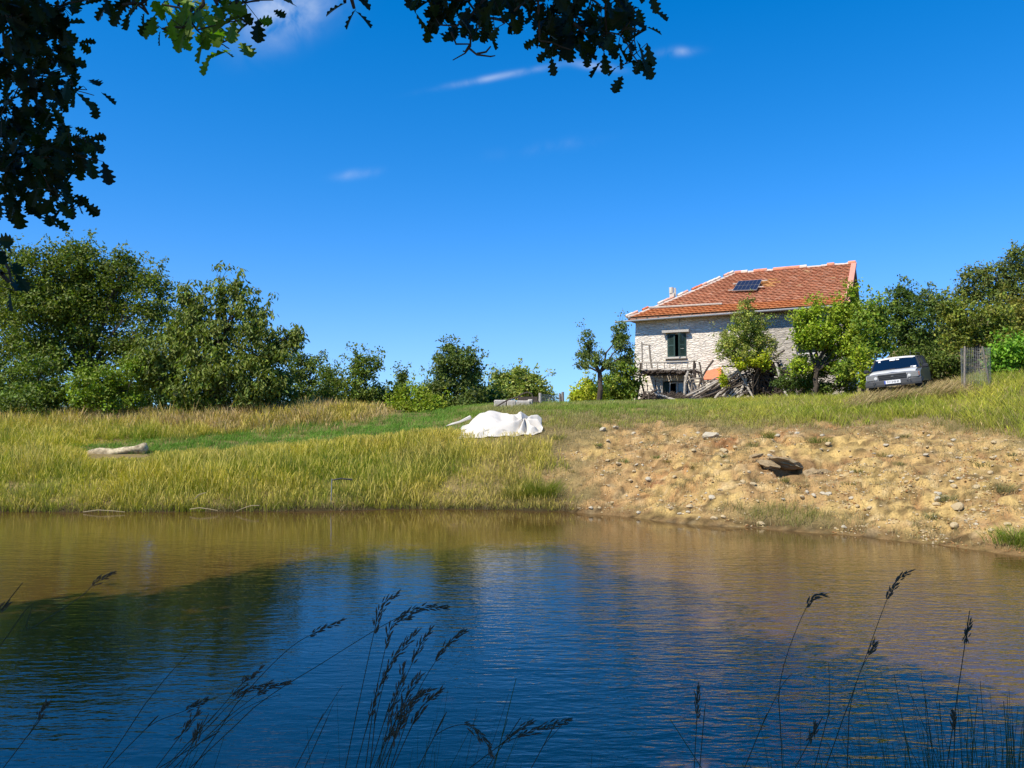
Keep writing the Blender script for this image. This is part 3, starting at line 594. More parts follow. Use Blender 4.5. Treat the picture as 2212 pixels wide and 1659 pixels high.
# roof: slab, tiles, mortar
sl = math.atan2(RH-WH, D/2); xl = 4.46; XR = W+.32
def roofpt(x, t, dz=0): # t: 0 eave edge -> 1 ridge, front slope
    y = -OV+(D/2+OV)*t; z = WH-OV*math.tan(sl)+(RH-WH+OV*math.tan(sl))*t; return Vector((x, y, z))+Vector((0, -math.sin(sl), math.cos(sl)))*dz
def hipx(t): return -.28+(xl+.28)*t**.93
mb = MB()
E = lambda x, y, z: Vector((x, y, z)); ez_ = roofpt(0, 0).z
e0 = E(-.28, -OV, ez_); e1 = E(XR, -OV, ez_); e2 = E(XR, D+OV, ez_); e3 = E(-.28, D+OV, ez_); r0 = E(xl, D/2, RH); r1 = E(XR, D/2, RH); dn = Vector((0, 0, -.14))
V = [e0, e1, e2, e3, r0, r1]; mb.add(V+[q+dn for q in V], [(0, 1, 5, 4), (2, 3, 4, 5), (3, 0, 4), (7, 6, 10, 11), (9, 8, 11, 10), (6, 9, 10), (0, 6, 7, 1), (1, 7, 11, 5), (5, 11, 8, 2), (2, 8, 9, 3), (3, 9, 6, 0)])
M_under = mk('roof_boards', (.30, .16, .10), rough=.9, var=.3)
roof = mb.build('roof', M_under, house)
mb = MB(); rows = 24; nt_ = int(XR/.245)
for r in range(rows):
    t0 = r/rows; t1 = (r+1.25)/rows; t1 = min(t1, 1.0); off = .12*(r % 2)
    for c in range(-2, nt_+3):
        x0 = -.3+c*.245+off*1.0+R.uniform(-.006, .006); x1 = x0+.238
        hx = hipx(t0)+.02
        if x1 < hx or x0 > XR-.22: continue
        x0 = max(x0, hx-.0); x1 = min(x1, XR-.20)
        if x1-x0 < .03: continue
        k = R.random(); base = (.53, .235, .125) if k < .75 else ((.58, .29, .17) if k < .88 else ((.45, .18, .095) if k < .985 else (.64, .38, .2)))
        if t0 < .16: base = (.55, .205, .075)
        if ((c-26)/3.2)**2+((r-15)/2.6)**2 < 1 and R.random() < .6: base = (.66, .36, .14)
        f = R.uniform(.9, 1.08); mb.cc = tuple(q*f for q in base)
        h0 = .10+R.uniform(-.004, .004); h1 = .02; a, b_ = roofpt(x0, t0, h0), roofpt(x1, t0, h0); d_, c_ = roofpt(x0, t1, h1), roofpt(x1, t1, h1)
        m0 = roofpt((x0+x1)/2, t0, h0+.02); m1 = roofpt((x0+x1)/2, t1, h1+.02); lo0, lo1 = roofpt(x0, t0, h0-.028), roofpt(x1, t0, h0-.028)
        mb.add([a, m0, b_, c_, m1, d_, lo0, lo1], [(0, 1, 4, 5), (1, 2, 3, 4), (6, 7, 2, 1), (6, 1, 0), (0, 5, 6), (2, 7, 3)])
mb.build('roof_tiles', M_tile, roof, col=True)
mb = MB()
def lump(pa, pb, n, r0_, mbx, wob=.22):
    for i in range(n):
        a = pa.lerp(pb, i/n); b_ = pa.lerp(pb, (i+1.12)/n); r_ = r0_*R.uniform(.85, 1.18); mbx.tube([a+Vector((0, 0, R.uniform(-.01, .02))), b_], [r_, r_*.86], 8, True, wob*.5)
hips = [roofpt(hipx(i/8), i/8, .03) for i in range(9)]
for i in range(8): lump(hips[i], hips[i+1], 2, .10, mb)
lump(roofpt(xl-.1, 1, .02), roofpt(XR, 1, .02), 15, .10, mb)
mb.build('ridge_mortar', M_mortar, roof)
mb = MB(); mb.cc = (.6, .2, .08)
for i in range(22):
    t = i/22; p = roofpt(hipx(t)-.1, t, .12); q_ = roofpt(hipx(t+.05)-.1, min(1, t+.05), .16)
    if R.random() < .75: mb.cc = R.choice([(.62, .2, .09), (.7, .4, .28), (.7, .6, .48)]); mb.tube([p, q_], [.10, .085], 7)
for i in range(18):
    x_ = xl+i*(XR-xl)/18
    if R.random() < .6: mb.cc = R.choice([(.66, .3, .18), (.72, .62, .5)]); mb.tube([roofpt(x_, 1, .09), roofpt(x_+.36, 1, .11)], [.10, .085], 7)
mb.build('ridge_tiles', M_tile, roof, col=True)
mb = MB()   # pinkish verge boards along the right edge
for sgn in (0,):
    p = [roofpt(XR-.20, 0, .10), roofpt(XR+.05, 0, .10), roofpt(XR+.05, 1, .10), roofpt(XR-.20, 1, .10)]; lo = [q-Vector((0, 0, .22)) for q in p]
    mb.add(p+lo, [(0, 1, 2, 3), (1, 5, 6, 2), (0, 4, 5, 1), (3, 7, 4, 0)])
mb.build('verge_board', mk('pink_fascia', (.62, .27, .19), var=.12, scale=3), roof)
# long timber lying on the lower tiles and a gutter pole sticking out at the left
mb = MB(); pp = [roofpt(.55, .185, .13), roofpt(1.9, .175, .13), roofpt(3.3, .17, .13), roofpt(4.6, .16, .13)]; mb.tube(pp, [.075, .06, .055, .05], 7)
mb.build('lower_ridge_mortar', M_palewood, roof)
mb = MB(); g0 = Vector((-1.0, -OV-.05, ez_-.16)); g1 = Vector((XR, -OV-.08, ez_-.02)); mb.tube([g0, Vector((2.5, -OV-.08, ez_-.11)), g1], [.045, .055, .055], 8); mb.build('gutter', M_metal, roof)
mb = MB()
for i in range(18): x_ = .2+i*.6; mb.box((x_, -.2, ez_-.02), (.09, .62, .1))
mb.build('rafters', M_darkwood, roof)
# flue
fp = hf(1426, 660, .0); tt = .22; base = roofpt(1.55, .36)
fx = 1.62; fy = roofpt(0, .42).y; fz = roofpt(0, .34).z
flue = MB(); flue.box((fx, fy, fz+.25), (.26, .26, .6)); fo = flue.build('chimney', M_conc, roof)
flue = MB(); flue.tube([(fx-.04, fy-.05, fz+.55), (fx-.04, fy-.05, fz+.88)], .125, 12); flue.tube([(fx+.14, fy+.05, fz+.4), (fx+.14, fy+.05, fz+.85)], .06, 8); flue.build('flue_cap', mk('flue_metal', (.66, .6, .46), rough=.5, var=.15, metallic=.2), fo)
# solar panel on the roof rests there: a thing of its own
sp = empty('solar_panel', HM_ @ roofpt(0, 0), 'small blue solar panel tilted on the orange tiled roof', 'solar panel'); sp.location = A0; sp.rotation_euler = house.rotation_euler
def onroof(u, v):
    d = rayd(u, v); n = R3 @ Vector((0, -math.sin(sl), math.cos(sl))); p0 = HM_ @ roofpt(0, 0, .1); o = Vector((0, 0, EZ)); t = (p0-o).dot(n)/d.dot(n); return HI @ (o+d*t)
c4 = [onroof(*z1(*q)) for q in ((985, 382), (1195, 375), (1245, 293), (1040, 307))]
nrm = Vector((0, -math.sin(sl), math.cos(sl))); lift = [.14, .14, .2, .2]; c4 = [c+nrm*l for c, l in zip(c4, lift)]
bl = lambda a, b, dz=0: (c4[0].lerp(c4[1], a)).lerp(c4[3].lerp(c4[2], a), b)+nrm*dz
def quadbox(mb, a0, a1, b0, b1, z0, z1): mb.add([bl(a0, b0, z0), bl(a1, b0, z0), bl(a1, b1, z0), bl(a0, b1, z0), bl(a0, b0, z1), bl(a1, b0, z1), bl(a1, b1, z1), bl(a0, b1, z1)], [(0, 3, 2, 1), (4, 5, 6, 7), (0, 1, 5, 4), (1, 2, 6, 5), (2, 3, 7, 6), (3, 0, 4, 7)])
mb = MB(); quadbox(mb, 0, 1, 0, 1, -.04, 0); mb.build('frame', M_metal, sp)
mb = MB()
for i in range(6):
    for j in range(2): quadbox(mb, .02+i*.163, .02+i*.163+.148, .04+j*.48, .04+j*.48+.445, .001, .008)
mb.build('cells', mk('solar_cell', (.010, .015, .038), rough=.4, var=.3, spec=.5), sp)
mb = MB()
for a, b in ((-.04, .15), (1.04, .35), (1.06, .95), (-.02, .8)): mb.box(bl(a, b, -.06), (.42, .16, .05), None, .02)
mb.build('mortar_pads', M_mortar, sp)
# window one
x0, x1, za, zb = w1
def frame(mb, x0, x1, z0, z1, y, t=.06, d=.06):
    mb.box(((x0+x1)/2, y, z0+t/2), (x1-x0, d, t)); mb.box(((x0+x1)/2, y, z1-t/2), (x1-x0, d, t)); mb.box((x0+t/2, y, (z0+z1)/2), (t, d, z1-z0-2*t)); mb.box((x1-t/2, y, (z0+z1)/2), (t, d, z1-z0-2*t))
wn = MB(); frame(wn, x0, x1, za, zb, .2); wn.box(((x0+x1)/2+.08, .2, (za+zb)/2), (.06, .05, zb-za-.12)); wn.box(((x0+x1)/2+.35, .2, za+(zb-za)*.35), (.5, .04, .04)); wo_ = wn.build('window', M_white, house)
mb = MB(); mb.box(((x0+x1)/2+.4, .23, (za+zb)/2), ((x1-x0)/2-.1, .01, zb-za-.1)); mb.build('pane', M_glass, wo_)
def shutter(hx, wdt, ang, label):
    Mx = Matrix.Translation((hx, -.03, za)) @ Matrix.Rotation(ang, 4, 'Z'); hh = zb-za-.03; mb = MB(); sg = 1 if wdt > 0 else -1; w_ = abs(wdt)
    def bx(c, d, rot=None):
        m3 = Mx.to_3x3() @ (rot or Matrix.Identity(3)); mb.box(Mx @ Vector(c), d, m3)
    for xx in (.035, w_-.035): bx((sg*xx, 0, hh/2), (.07, .04, hh))
    for zz in (.04, hh*.5, hh-.04): bx((sg*w_/2, 0, zz), (w_-.14, .04, .08))
    nsl = 22
    for i in range(nsl):
        zz = .09+(hh-.18)*(i+.5)/nsl
        if abs(zz-hh*.5) < .05: continue
        bx((sg*w_/2, 0, zz), (w_-.14, .045, .012), Matrix.Rotation(math.radians(38), 3, 'X'))
    o = mb.build('shutter', M_shut, house); o['label'] = label
ww = x1-x0
shutter(x0+.02, ww*.43, math.radians(-12), 'left green louvred shutter nearly closed')
shutter(x1-.02, -ww*.40, math.radians(38), 'right green louvred shutter standing ajar')
mb = MB(); xa = hf(*z2(665, 190)).x; xb = hf(*z2(1060, 165)).x; mb.box(((xa+xb)/2, -.09, zb+.11), (xb-xa, .42, .12), Matrix.Rotation(math.radians(9), 3, 'X')); mb.build('window_lintel', M_conc, house)
mb = MB(); xa = hf(*z2(693, 550)).x; xb = hf(*z2(1015, 550)).x; mb.box(((xa+xb)/2, -.06, za-.05), (xb-xa, .3, .09)); mb.build('window_sill', M_conc, house)
mb = MB(); xc = hf(*z2(915, 100)).x; mb.tube([(xc, -.07, za+.1), (xc, -.27, zb+.3), (xc, -.06, WH-.1)], .022, 6); mb.build('cable', M_metal, house)
# window two, mostly behind the trees
wn = MB(); frame(wn, w2[0], w2[1], w2[2], w2[3], .2); wo_ = wn.build('window', M_white, house); mb = MB(); mb.box(((w2[0]+w2[1])/2, .23, (w2[2]+w2[3])/2), (w2[1]-w2[0]-.1, .01, w2[3]-w2[2]-.1)); mb.build('pane', M_glass, wo_)
# door: green boards left, white glazed leaf right
xd0 = hf(*z2(740, 1000)).x; xd1 = hf(*z2(965, 1000)).x; xm = hf(*z2(857, 1000)).x; dm_ = MB()
frame(dm_, xd0, xd1, .05, d1[3]-.05, .12, .07); dm_.box((xm, .12, (d1[3])/2), (.1, .06, d1[3]-.2)); dm_.box(((xm+xd1)/2, .12, d1[3]*.52), (xd1-xm-.1, .05, .06)); dr = dm_.build('door', M_white, house)
mb = MB(); mb.box(((xm+xd1)/2, .15, d1[3]/2), (xd1-xm-.1, .012, d1[3]-.2)); mb.build('pane', M_glass, dr)
mb = MB(); mb.box(((d1[0]+xd0)/2+.02, .1, d1[3]/2), (xd0-d1[0]-.08, .04, d1[3]-.12)); mb.build('door_shutter', M_shut, house)

# ------------------------------------------------------------------ balcony of poles in front of the facade
bal = empty('rustic_balcony', A0, 'rickety grey timber balcony with ladder like railing before the stone facade', 'balcony'); bal.location = A0; bal.rotation_euler = house.rotation_euler
def hz(x, y, off, zz=z2): return hf(*zz(x, y), off)
def bpole(mbx, pts, rad, zz=z2, n=6):
    P_ = [hz(p[0], p[1], p[2] if len(p) > 2 else 1.2, zz) for p in pts]; Q = []
    for i, p in enumerate(P_):
        Q.append(p+Vector((R.uniform(-.012, .012), R.uniform(-.012, .012), R.uniform(-.012, .012))))
        if i < len(P_)-1: m_ = p.lerp(P_[i+1], .5); Q.append(m_+Vector((R.uniform(-.03, .03), 0, R.uniform(-.02, .02))))
    rs = [rad*.66*R.uniform(.85, 1.15) for _ in Q]; mbx.tube(Q, rs, n)
OB = 1.35
mb = MB(); bpole(mb, [(300, 632, OB), (1160, 605, OB)], .055); ra = mb.build('railing', M_palewood, bal)
mb = MB(); bpole(mb, [(270, 740, OB), (1155, 730, OB)], .06); mb.build('deck_beam', M_palewood, bal)
mb = MB(); bpole(mb, [(215, 798, OB), (345, 800, OB)], .075); mb.build('beam_stub', M_palewood, bal)
for x_ in (415, 580, 680, 760, 845, 935, 1020):
    mb = MB(); bpole(mb, [(x_, 622, OB), (x_+R.uniform(-6, 6), 738, OB)], .03); mb.build('baluster', M_greywood, bal)
for pts, r_, m_ in [([(345, 320, OB), (348, 740, OB)], .055, M_greywood), ([(330, 640, OB), (318, 885, OB)], .09, M_darkwood), ([(455, 375, OB), (490, 720, OB)], .07, M_greywood),
                    ([(320, 880, OB), (262, 1215, OB+.1)], .10, M_greywood), ([(330, 885, OB-.2), (378, 1090, OB-.2)], .07, M_darkwood), ([(1120, 600, OB), (1125, 860, OB)], .09, M_darkwood), ([(1140, 640, OB-.1), (1142, 860, OB-.1)], .05, M_greywood),
                    ([(1035, 755, OB+.1), (985, 930, OB+.15), (965, 1190, OB+.2)], .10, M_palewood), ([(1085, 810, OB-.2), (1075, 1120, OB-.2)], .10, M_greywood), ([(1025, 905, OB), (1015, 1180, OB)], .06, M_darkwood), ([(643, 885, .9), (645, 1115, .9)], .07, M_palewood), ([(420, 930, .7), (425, 1080, .7)], .04, M_greywood), ([(545, 880, .8), (560, 1040, .8)], .04, M_darkwood)]:
    mb = MB(); bpole(mb, pts, r_); mb.build('post', m_, bal)
mb = MB(); bpole(mb, [(360, 362, OB), (482, 380, OB)], .05); mb.build('crossbar', M_greywood, bal)
mb = MB(); bpole(mb, [(330, 822, OB-.1), (1010, 812, OB-.1)], .06); mb.build('deck_beam', M_darkwood, bal)
mb = MB()   # deck of brushwood and rough boards
a_ = hz(330, 775, OB); b_ = hz(1110, 770, OB)
for i in range(46):
    x_ = a_.x+(b_.x-a_.x)*i/45+R.uniform(-.04, .04); zc = a_.z+(b_.z-a_.z)*i/45+R.uniform(-.06, .08)
    if i > 24 and R.random() < .22: continue
    mb.tube([(x_, -OB-.15+R.uniform(-.1, .1), zc), (x_+R.uniform(-.15, .15), -.05, zc+R.uniform(-.05, .08))], R.uniform(.03, .06), 5)
for i in range(150):
    x_ = R.uniform(a_.x, b_.x); zc = a_.z+R.uniform(-.10, .10); mb.tube([(x_, -OB-.05+R.uniform(-.1, .8), zc), (x_+R.uniform(-.35, .35), -OB+R.uniform(-.2, .8), zc+R.uniform(-.1, .1))], R.uniform(.012, .03), 4)
mb.build('brush_deck', M_darkwood, bal)
# lean-to roof of orange corrugated sheet
lt = empty('corrugated_awning', A0, 'small orange red corrugated sheet awning right of the balcony', 'awning'); lt.rotation_euler = house.rotation_euler
mb = MB(); TL, TR, BR, BL = hz(1300, 765, .1), hz(1520, 702, .1), hz(1522, 882, 1.1), hz(1245, 888, 1.1); n_ = 40
V = []; 
for i in range(n_+1):
    for (a, b) in ((TL, BL), (TR, BR)):
        p = a.lerp(b, i/n_)+Vector((0, -.35, .8))*(.028*math.cos(i*math.pi/2.0)); V.append(p)
mb.add(V+[q-Vector((0, -.004, .012)) for q in V], [(2*i, 2*i+1, 2*i+3, 2*i+2) for i in range(n_)]+[(2*(n_+1)+2*i+1, 2*(n_+1)+2*i, 2*(n_+1)+2*i+2, 2*(n_+1)+2*i+3) for i in range(n_)])
mb.build('sheet', mk('orange_sheet', (.66, .17, .06), rough=.6, var=.2, scale=3), lt)
for pts in ([(1255, 905, 1.1), (1540, 895, 1.1)], [(1060, 922, 1.15), (1515, 902, 1.15)]):
    mb = MB(); bpole(mb, pts, .045); mb.build('support_beam', M_greywood, lt)
for pts in ([(1285, 895, 1.1), (1270, 1130, 1.1)], [(1375, 900, 1.1), (1355, 1060, 1.1)]):
    mb = MB(); bpole(mb, pts, .05); mb.build('post', M_greywood, lt)
# loose poles and planks
def pole(pts, r, m, label, group='poles leaning and lying before the farmhouse', zz=z2, name='wooden_pole'):
    mb = MB(); bpole(mb, pts, r, zz); p0 = sum((Vector(q) for q in mb.v), Vector())/len(mb.v); o = mb.build(name, m, None); o.matrix_world = HM_
    tag(o, label, 'pole', group); return o
LP = 'long grey pole in the sloping pile right of the balcony'
pole([(1195, 625, 1.8), (1215, 740, 1.8), (1300, 1065, 1.9)], .06, M_darkwood, 'thin dark pole crossing a thicker one just right of the balcony')
pole([(1405, 595, 1.7), (1245, 830, 1.8), (1195, 960, 1.8), (1150, 1150, 1.9)], .075, M_darkwood, 'dark bent pole leaning up right over the corrugated awning')
pole([(1747, 685, 2.6), (1850, 880, 2.7), (2000, 1165, 2.9)], .075, M_palewood, 'pale smooth pole slanting down right under the dark beam')
pole([(1890, 870, 2.6), (1830, 1010, 2.7), (1762, 1170, 2.9)], .11, M_palewood, 'thick pale log propped against the crossed pale pole')
pole([(1530, 686, 2.2), (1900, 686, 2.4)], .055, M_darkwood, 'dark horizontal beam above the pole pile')
pole([(640, 640, 2.8), (700, 850, 2.9), (820, 1155, 3.2)], .085, M_palewood, 'tallest pale leaning prop right of the brush pile', zz=z3)
pole([(375, 600, 2.2), (610, 318, 2.0)], .05, M_greywood, 'upper of two grey poles pointing up right out of the brush', zz=z3)
pole([(382, 604, 2.4), (520, 385, 2.3)], .05, M_palewood, 'shorter pale pole beside the raised grey one', zz=z3)
pole([(592, 560, 2.2), (668, 340, 2.1)], .05, M_greywood, 'steep grey pole sticking up above the brush pile', zz=z3)
pole([(575, 540, 2.3), (585, 600, 2.3), (640, 620, 2.3)], .05, M_palewood, 'hooked pale branch at the top of the tall prop', zz=z3)
pole([(630, 560, 2.2), (770, 450, 2.0)], .06, M_darkwood, 'dark forked limb above the brush pile', zz=z3)
pole([(620, 845, 3.0), (860, 878, 3.0)], .045, M_palewood, 'thin pale pole lying level behind the tall prop', zz=z3)
pole([(680, 728, 2.8), (800, 682, 2.7)], .045, M_greywood, 'short grey pole pointing right from the tall prop', zz=z3)
pole([(1000, 860, 3.1), (975, 1010, 3.1), (955, 1110, 3.1)], .09, M_greywood, 'upright grey stub post left of the forked tree', zz=z3)
pole([(1215, 950, 3.3), (1195, 1110, 3.3)], .12, M_palewood, 'stout pale fence post beside the forked tree trunk', zz=z3)
pole([(1680, 1015, 3.4), (1678, 1120, 3.4)], .12, M_palewood, 'short pale stump post left of the parked car', zz=z3)
pole([(550, 1100, 2.2), (700, 1140, 2.2), (835, 1185, 2.2)], .09, M_palewood, 'pale debarked log lying before the farmhouse door')
pole([(560, 1130, 2.3), (690, 1185, 2.3)], .08, M_darkwood, 'dark log half under the pale debarked log')
pole([(250, 1212, 2.1), (400, 1130, 2.1), (570, 1030, 2.0)], .075, M_darkwood, 'dark plank sloping up right below the balcony')
pole([(410, 1065, 2.0), (500, 1100, 2.1)], .06, M_greywood, 'short grey board crossing the dark plank below the balcony')
pole([(375, 1060, 1.9), (385, 1200, 2.0)], .1, M_darkwood, 'dark post stump under the left end of the balcony')
pole([(1035, 890, 1.9), (1240, 850, 1.8)], .055, M_greywood, 'grey pole lying level from the balcony to the crossed poles')
pole([(1100, 940, 1.7), (1165, 1110, 1.8)], .04, M_greywood, 'thin grey stick leaning behind the bent dark pole')
for i in range(30):
    t = i/29; r1_ = R.random(); xa = 1010+t*420+R.uniform(-60, 60); ya = 1185-R.uniform(0, 60)-t*30; ln = R.uniform(260, 760); sl_ = -.22-.42*R.random()-.1*t
    xb = min(xa+ln, 1930+R.uniform(-30, 30)); yb = ya+(xb-xa)*sl_-R.uniform(0, 40)
    o1 = R.uniform(1.6, 3.0); m_ = R.choice([M_greywood, M_greywood, M_palewood, M_darkwood, M_darkwood])
    pole([(xa, ya, o1), ((xa+xb)/2, (ya+yb)/2+R.uniform(-8, 22), o1), (xb, yb, o1+R.uniform(-.2, .3))], R.uniform(.03, .055), m_, f"{'pale' if m_ is M_palewood else 'dark' if m_ is M_darkwood else 'grey'} {'steep' if sl_ < -.5 else 'slanting' if sl_ < -.42 else 'flat lying'} pole in the {'left' if t < .3 else 'middle' if t < .65 else 'right'} of the sloping pile")
for i in range(16):
    xa = 1420+R.uniform(0, 420); ya = 1180-R.uniform(0, 90); ln = R.uniform(80, 240); a = R.uniform(-.9, -.1)
    pole([(xa, ya, 2.9), (xa+ln*math.cos(a), ya+ln*math.sin(a), 2.8)], R.uniform(.05, .085), R.choice([M_greywood, M_palewood, M_darkwood]), f"{'short' if ln < 150 else 'long'} cut log at the foot of the pole pile {'left' if xa < 1550 else 'middle' if xa < 1700 else 'right'} part, {'steep' if a < -.5 else 'flat'}", 'logs at the foot of the pole pile')
# dark tangle of brushwood behind and right of the poles
mb = MB()
def brush(n, x0, x1, yt, zz, off0, off1):
    for i in range(n):
        x_ = R.uniform(x0, x1); top = yt(x_); y_ = top+(1170-top)*R.random(); p = hz(x_, y_, R.uniform(off0, off1), zz); a = R.uniform(0, math.pi); l = R.uniform(.25, .8)
        d_ = Vector((math.cos(a)*l, R.uniform(-.3, .3), math.sin(a)*l*.7)); mb.tube([p-d_*.5, p+Vector((0, 0, R.uniform(-.05, .05))), p+d_*.5], R.uniform(.008, .03), 4, False)
brush(1900, 330, 900, lambda x_: np.interp(x_, [330, 420, 600, 700, 900], [800, 640, 600, 720, 900]), z3, .8, 2.2)
brush(500, 850, 1350, lambda x_: 960, z3, 1.5, 2.8); brush(500, 1250, 1900, lambda x_: np.interp(x_, [1250, 1900], [1120, 800]), z2, .9, 2.2); brush(260, 340, 1000, lambda x_: 1110, z2, .6, 2.2)
o = mb.build('brush_pile', M_darkwood, None); o.matrix_world = HM_; tag(o, 'dark tangled pile of dead branches behind the leaning poles', 'brush pile', kind='stuff')
# ------------------------------------------------------------------ trees
DENS = 3.2; LEAFN = 0
def leaves_at(C, size, cols, nb=None, droop=0., asp=.55, fold=.25):
    n = len(C); d = rng.normal(0, 1, (n, 3)); d[:, 2] = d[:, 2]*(1-droop)-droop*1.6; d /= np.linalg.norm(d, axis=1)[:, None]
    nn = rng.normal(0, 1, (n, 3))
    if nb is not None: nn = nn*.75+nb*1.0
    s = np.cross(d, nn); s /= np.linalg.norm(s, axis=1)[:, None]+1e-6; nn = np.cross(s, d)
    L_ = size[:, None]; a = C; t = C+d*L_; m = C+d*L_*.5+nn*L_*fold*.3; l = m+s*L_*asp*.5; r = m-s*L_*asp*.5
    m2 = C+d*L_*.5-nn*L_*fold*.2
    V = np.stack([a, r, t, l, ], 1).reshape(-1, 3); b = (np.arange(n)*4)[:, None]; Fq = b+np.array([[0, 1, 2, 3]])
    return V, Fq, np.repeat(cols, 4, 0)
def limb(mb, a, b, r0, r1, sag=.0, n=5, k=5):
    a = Vector(a); b = Vector(b); pts = []; L_ = (b-a).length
    for i in range(n):
        t = i/(n-1); p = a.lerp(b, t); p += Vector((R.uniform(-1, 1), R.uniform(-1, 1), R.uniform(-.5, .5)))*L_*.05*math.sin(t*math.pi); p.z += sag*L_*math.sin(t*math.pi); pts.append(p)
    mb.tube(pts, [r0+(r1-r0)*i/(n-1) for i in range(n)], k, False); return pts
def tree(name, label, u, Y, blobs, col, leaf=.13, dens=1., fork=None, trunk=.12, droop=0., group=None, clump=.42, asp=.55, col2=None, twigs=True, cat='tree', spur=1., flat=.75, multi=1, shoots=4, hue=.06):
    """blobs: (u, v, ru, rv) of lobes of the crown as seen; each becomes a real ellipsoid at the tree's own distance"""
    base = at_u(u, Y, -.1); sc_ = Y/F; ell = []
    for b in blobs:
        dep = b[4] if len(b) > 4 else R.uniform(-.5, .5)*b[2]*sc_*.8
        c = P(b[0], b[1], Y+dep); ell.append((np.array(c), np.array([b[2]*sc_, b[2]*sc_*.85, b[3]*sc_])))
    root = empty(name, base, label, cat, group)
    cx = sum(e[0][0] for e in ell)/len(ell); cz = sum(e[0][2] for e in ell)/len(ell); top = max(e[0][2]+e[1][2]*.5 for e in ell)
    mb = MB(); fk = fork if fork else max(.25*(top-base.z), .4)
    forkp = Vector((base.x+(cx-base.x)*.25, Y, base.z+fk))
    roots = []
    for i in range(multi):
        o = Vector((R.uniform(-.25, .25), R.uniform(-.2, .2), 0)) if multi > 1 else Vector()
        limb(mb, base+o, forkp+o*1.6, trunk*(1 if multi == 1 else .7), trunk*.72*(1 if multi == 1 else .7), n=5, k=7); roots.append(forkp+o*1.6)
    tw = MB(); CL = []; CN = []; SH = []
    for c, r in ell:
        st = R.choice(roots); m_ = limb(mb, st, Vector(c)-Vector((0, 0, r[2]*.2)), trunk*.38, trunk*.12, .08, 6, 5)
        vol = r[0]*r[1]*r[2]; n = max(8, int(DENS*dens*spur*9*(r[0]*r[2]+r[1]*r[2]+r[0]*r[1])/3/(clump*clump)*.55+vol/clump**3*.12))
        d = rng.normal(0, 1, (n, 3)); d /= np.linalg.norm(d, axis=1)[:, None]; rad = rng.uniform(.15, 1, n)**.5; rad *= 1+rng.normal(0, .09, n); d2 = d*rad[:, None]; p = c+d2*r
        keep = p[:, 2] > base.z+.1; CL.append(p[keep]); CN.append(d[keep])
        for k in range(min(int(6+vol*.4), 16)):
            q = Vector(p[R.randrange(len(p))]); a = Vector(m_[R.choice([-1, -2, -3])]); limb(tw, a, q, trunk*.12+.006, .006, .06, 4, 4)
    # leafy shoots that stick out of the crown
    for c, r in ell:
        for k in range(shoots):
            dd = Vector((R.uniform(-1, 1), R.uniform(-.6, .6), R.uniform(-.1, 1.2))).normalized(); st_ = Vector(c)+Vector((dd.x*r[0], dd.y*r[1], dd.z*r[2]))*.8; ln = min(r[2], 1.6)*R.uniform(.3, .75)+.2; en = st_+(dd+Vector((0, 0, .5))).normalized()*ln
            if en.z < base.z+.5: continue
            limb(tw, st_-dd*.3, en, .012, .004, .02, 3, 3); q = np.array([st_.lerp(en, t_) for t_ in np.linspace(0, 1, max(2, int(ln/.22)))]); SH.append(q)
    CL = np.concatenate(CL); CN = np.concatenate(CN)
    per = 34; n = len(CL); cs = rng.uniform(.6, 1.3, n)*clump; off = np.clip(rng.normal(0, .42, (n, per, 3)), -.8, .8)*cs[:, None, None]; off[..., 2] *= flat
    if droop: off[..., 2] -= np.abs(rng.normal(0, .3, (n, per)))*clump
    C = (CL[:, None]+off).reshape(-1, 3); nb = np.repeat(CN, per, 0)*.5+np.array([0, 0, .5]); tint = np.repeat(rng.normal(1, .2, n), per)
    if SH:
        sh = np.concatenate(SH); o2 = np.clip(rng.normal(0, .09, (len(sh), 14, 3)), -.2, .2); c2_ = (sh[:, None]+o2).reshape(-1, 3); C = np.concatenate([C, c2_]); nb = np.concatenate([nb, np.tile([0, -.3, .5], (len(c2_), 1))]); tint = np.concatenate([tint, np.ones(len(c2_))*1.05])
    m = len(C); c1 = np.array(col)*1.85; c2 = np.array(col2)*1.45 if col2 else c1*np.array([1.55, 1.3, .8]); mixk = np.clip(np.concatenate([np.repeat(rng.random(n), per)*.6, np.full(m-n*per, .4)])+rng.normal(0, .25, m), 0, 1)[:, None]
    cc = (c1*(1-mixk)+c2*mixk)*tint[:, None]*(1+rng.normal(0, .14, (m, 1)))*(1+rng.normal(0, hue, (m, 3))); cc = np.clip(cc*np.array([1.12, 1.0, .6]), .004, .9)
    sz = 1.15*leaf*rng.uniform(.65, 1.25, m); ok = C[:, 2] > base.z+.03; C, nb, cc, sz = C[ok], nb[ok], cc[ok], sz[ok]
    V, Q, K = leaves_at(C, sz, cc, nb, droop, asp)
    global LEAFN; LEAFN += len(C)
    tr = mb.build('trunk', M_bark, None); b2 = tw.build('twigs', M_bark, None); cr = mesh_np('crown', V, Q, M_leaf, K)
    for o in (tr, b2, cr): o.parent = root; o.location = -Vector(root.location)
    return root
G1 = 'trees along the left meadow edge'; GH = 'trees on the wooded slope at the right'
olive = (.055, .085, .018); dgreen = (.035, .065, .016); mid = (.065, .105, .018); yel_ = (.16, .21, .02); blueg = (.06, .095, .035)
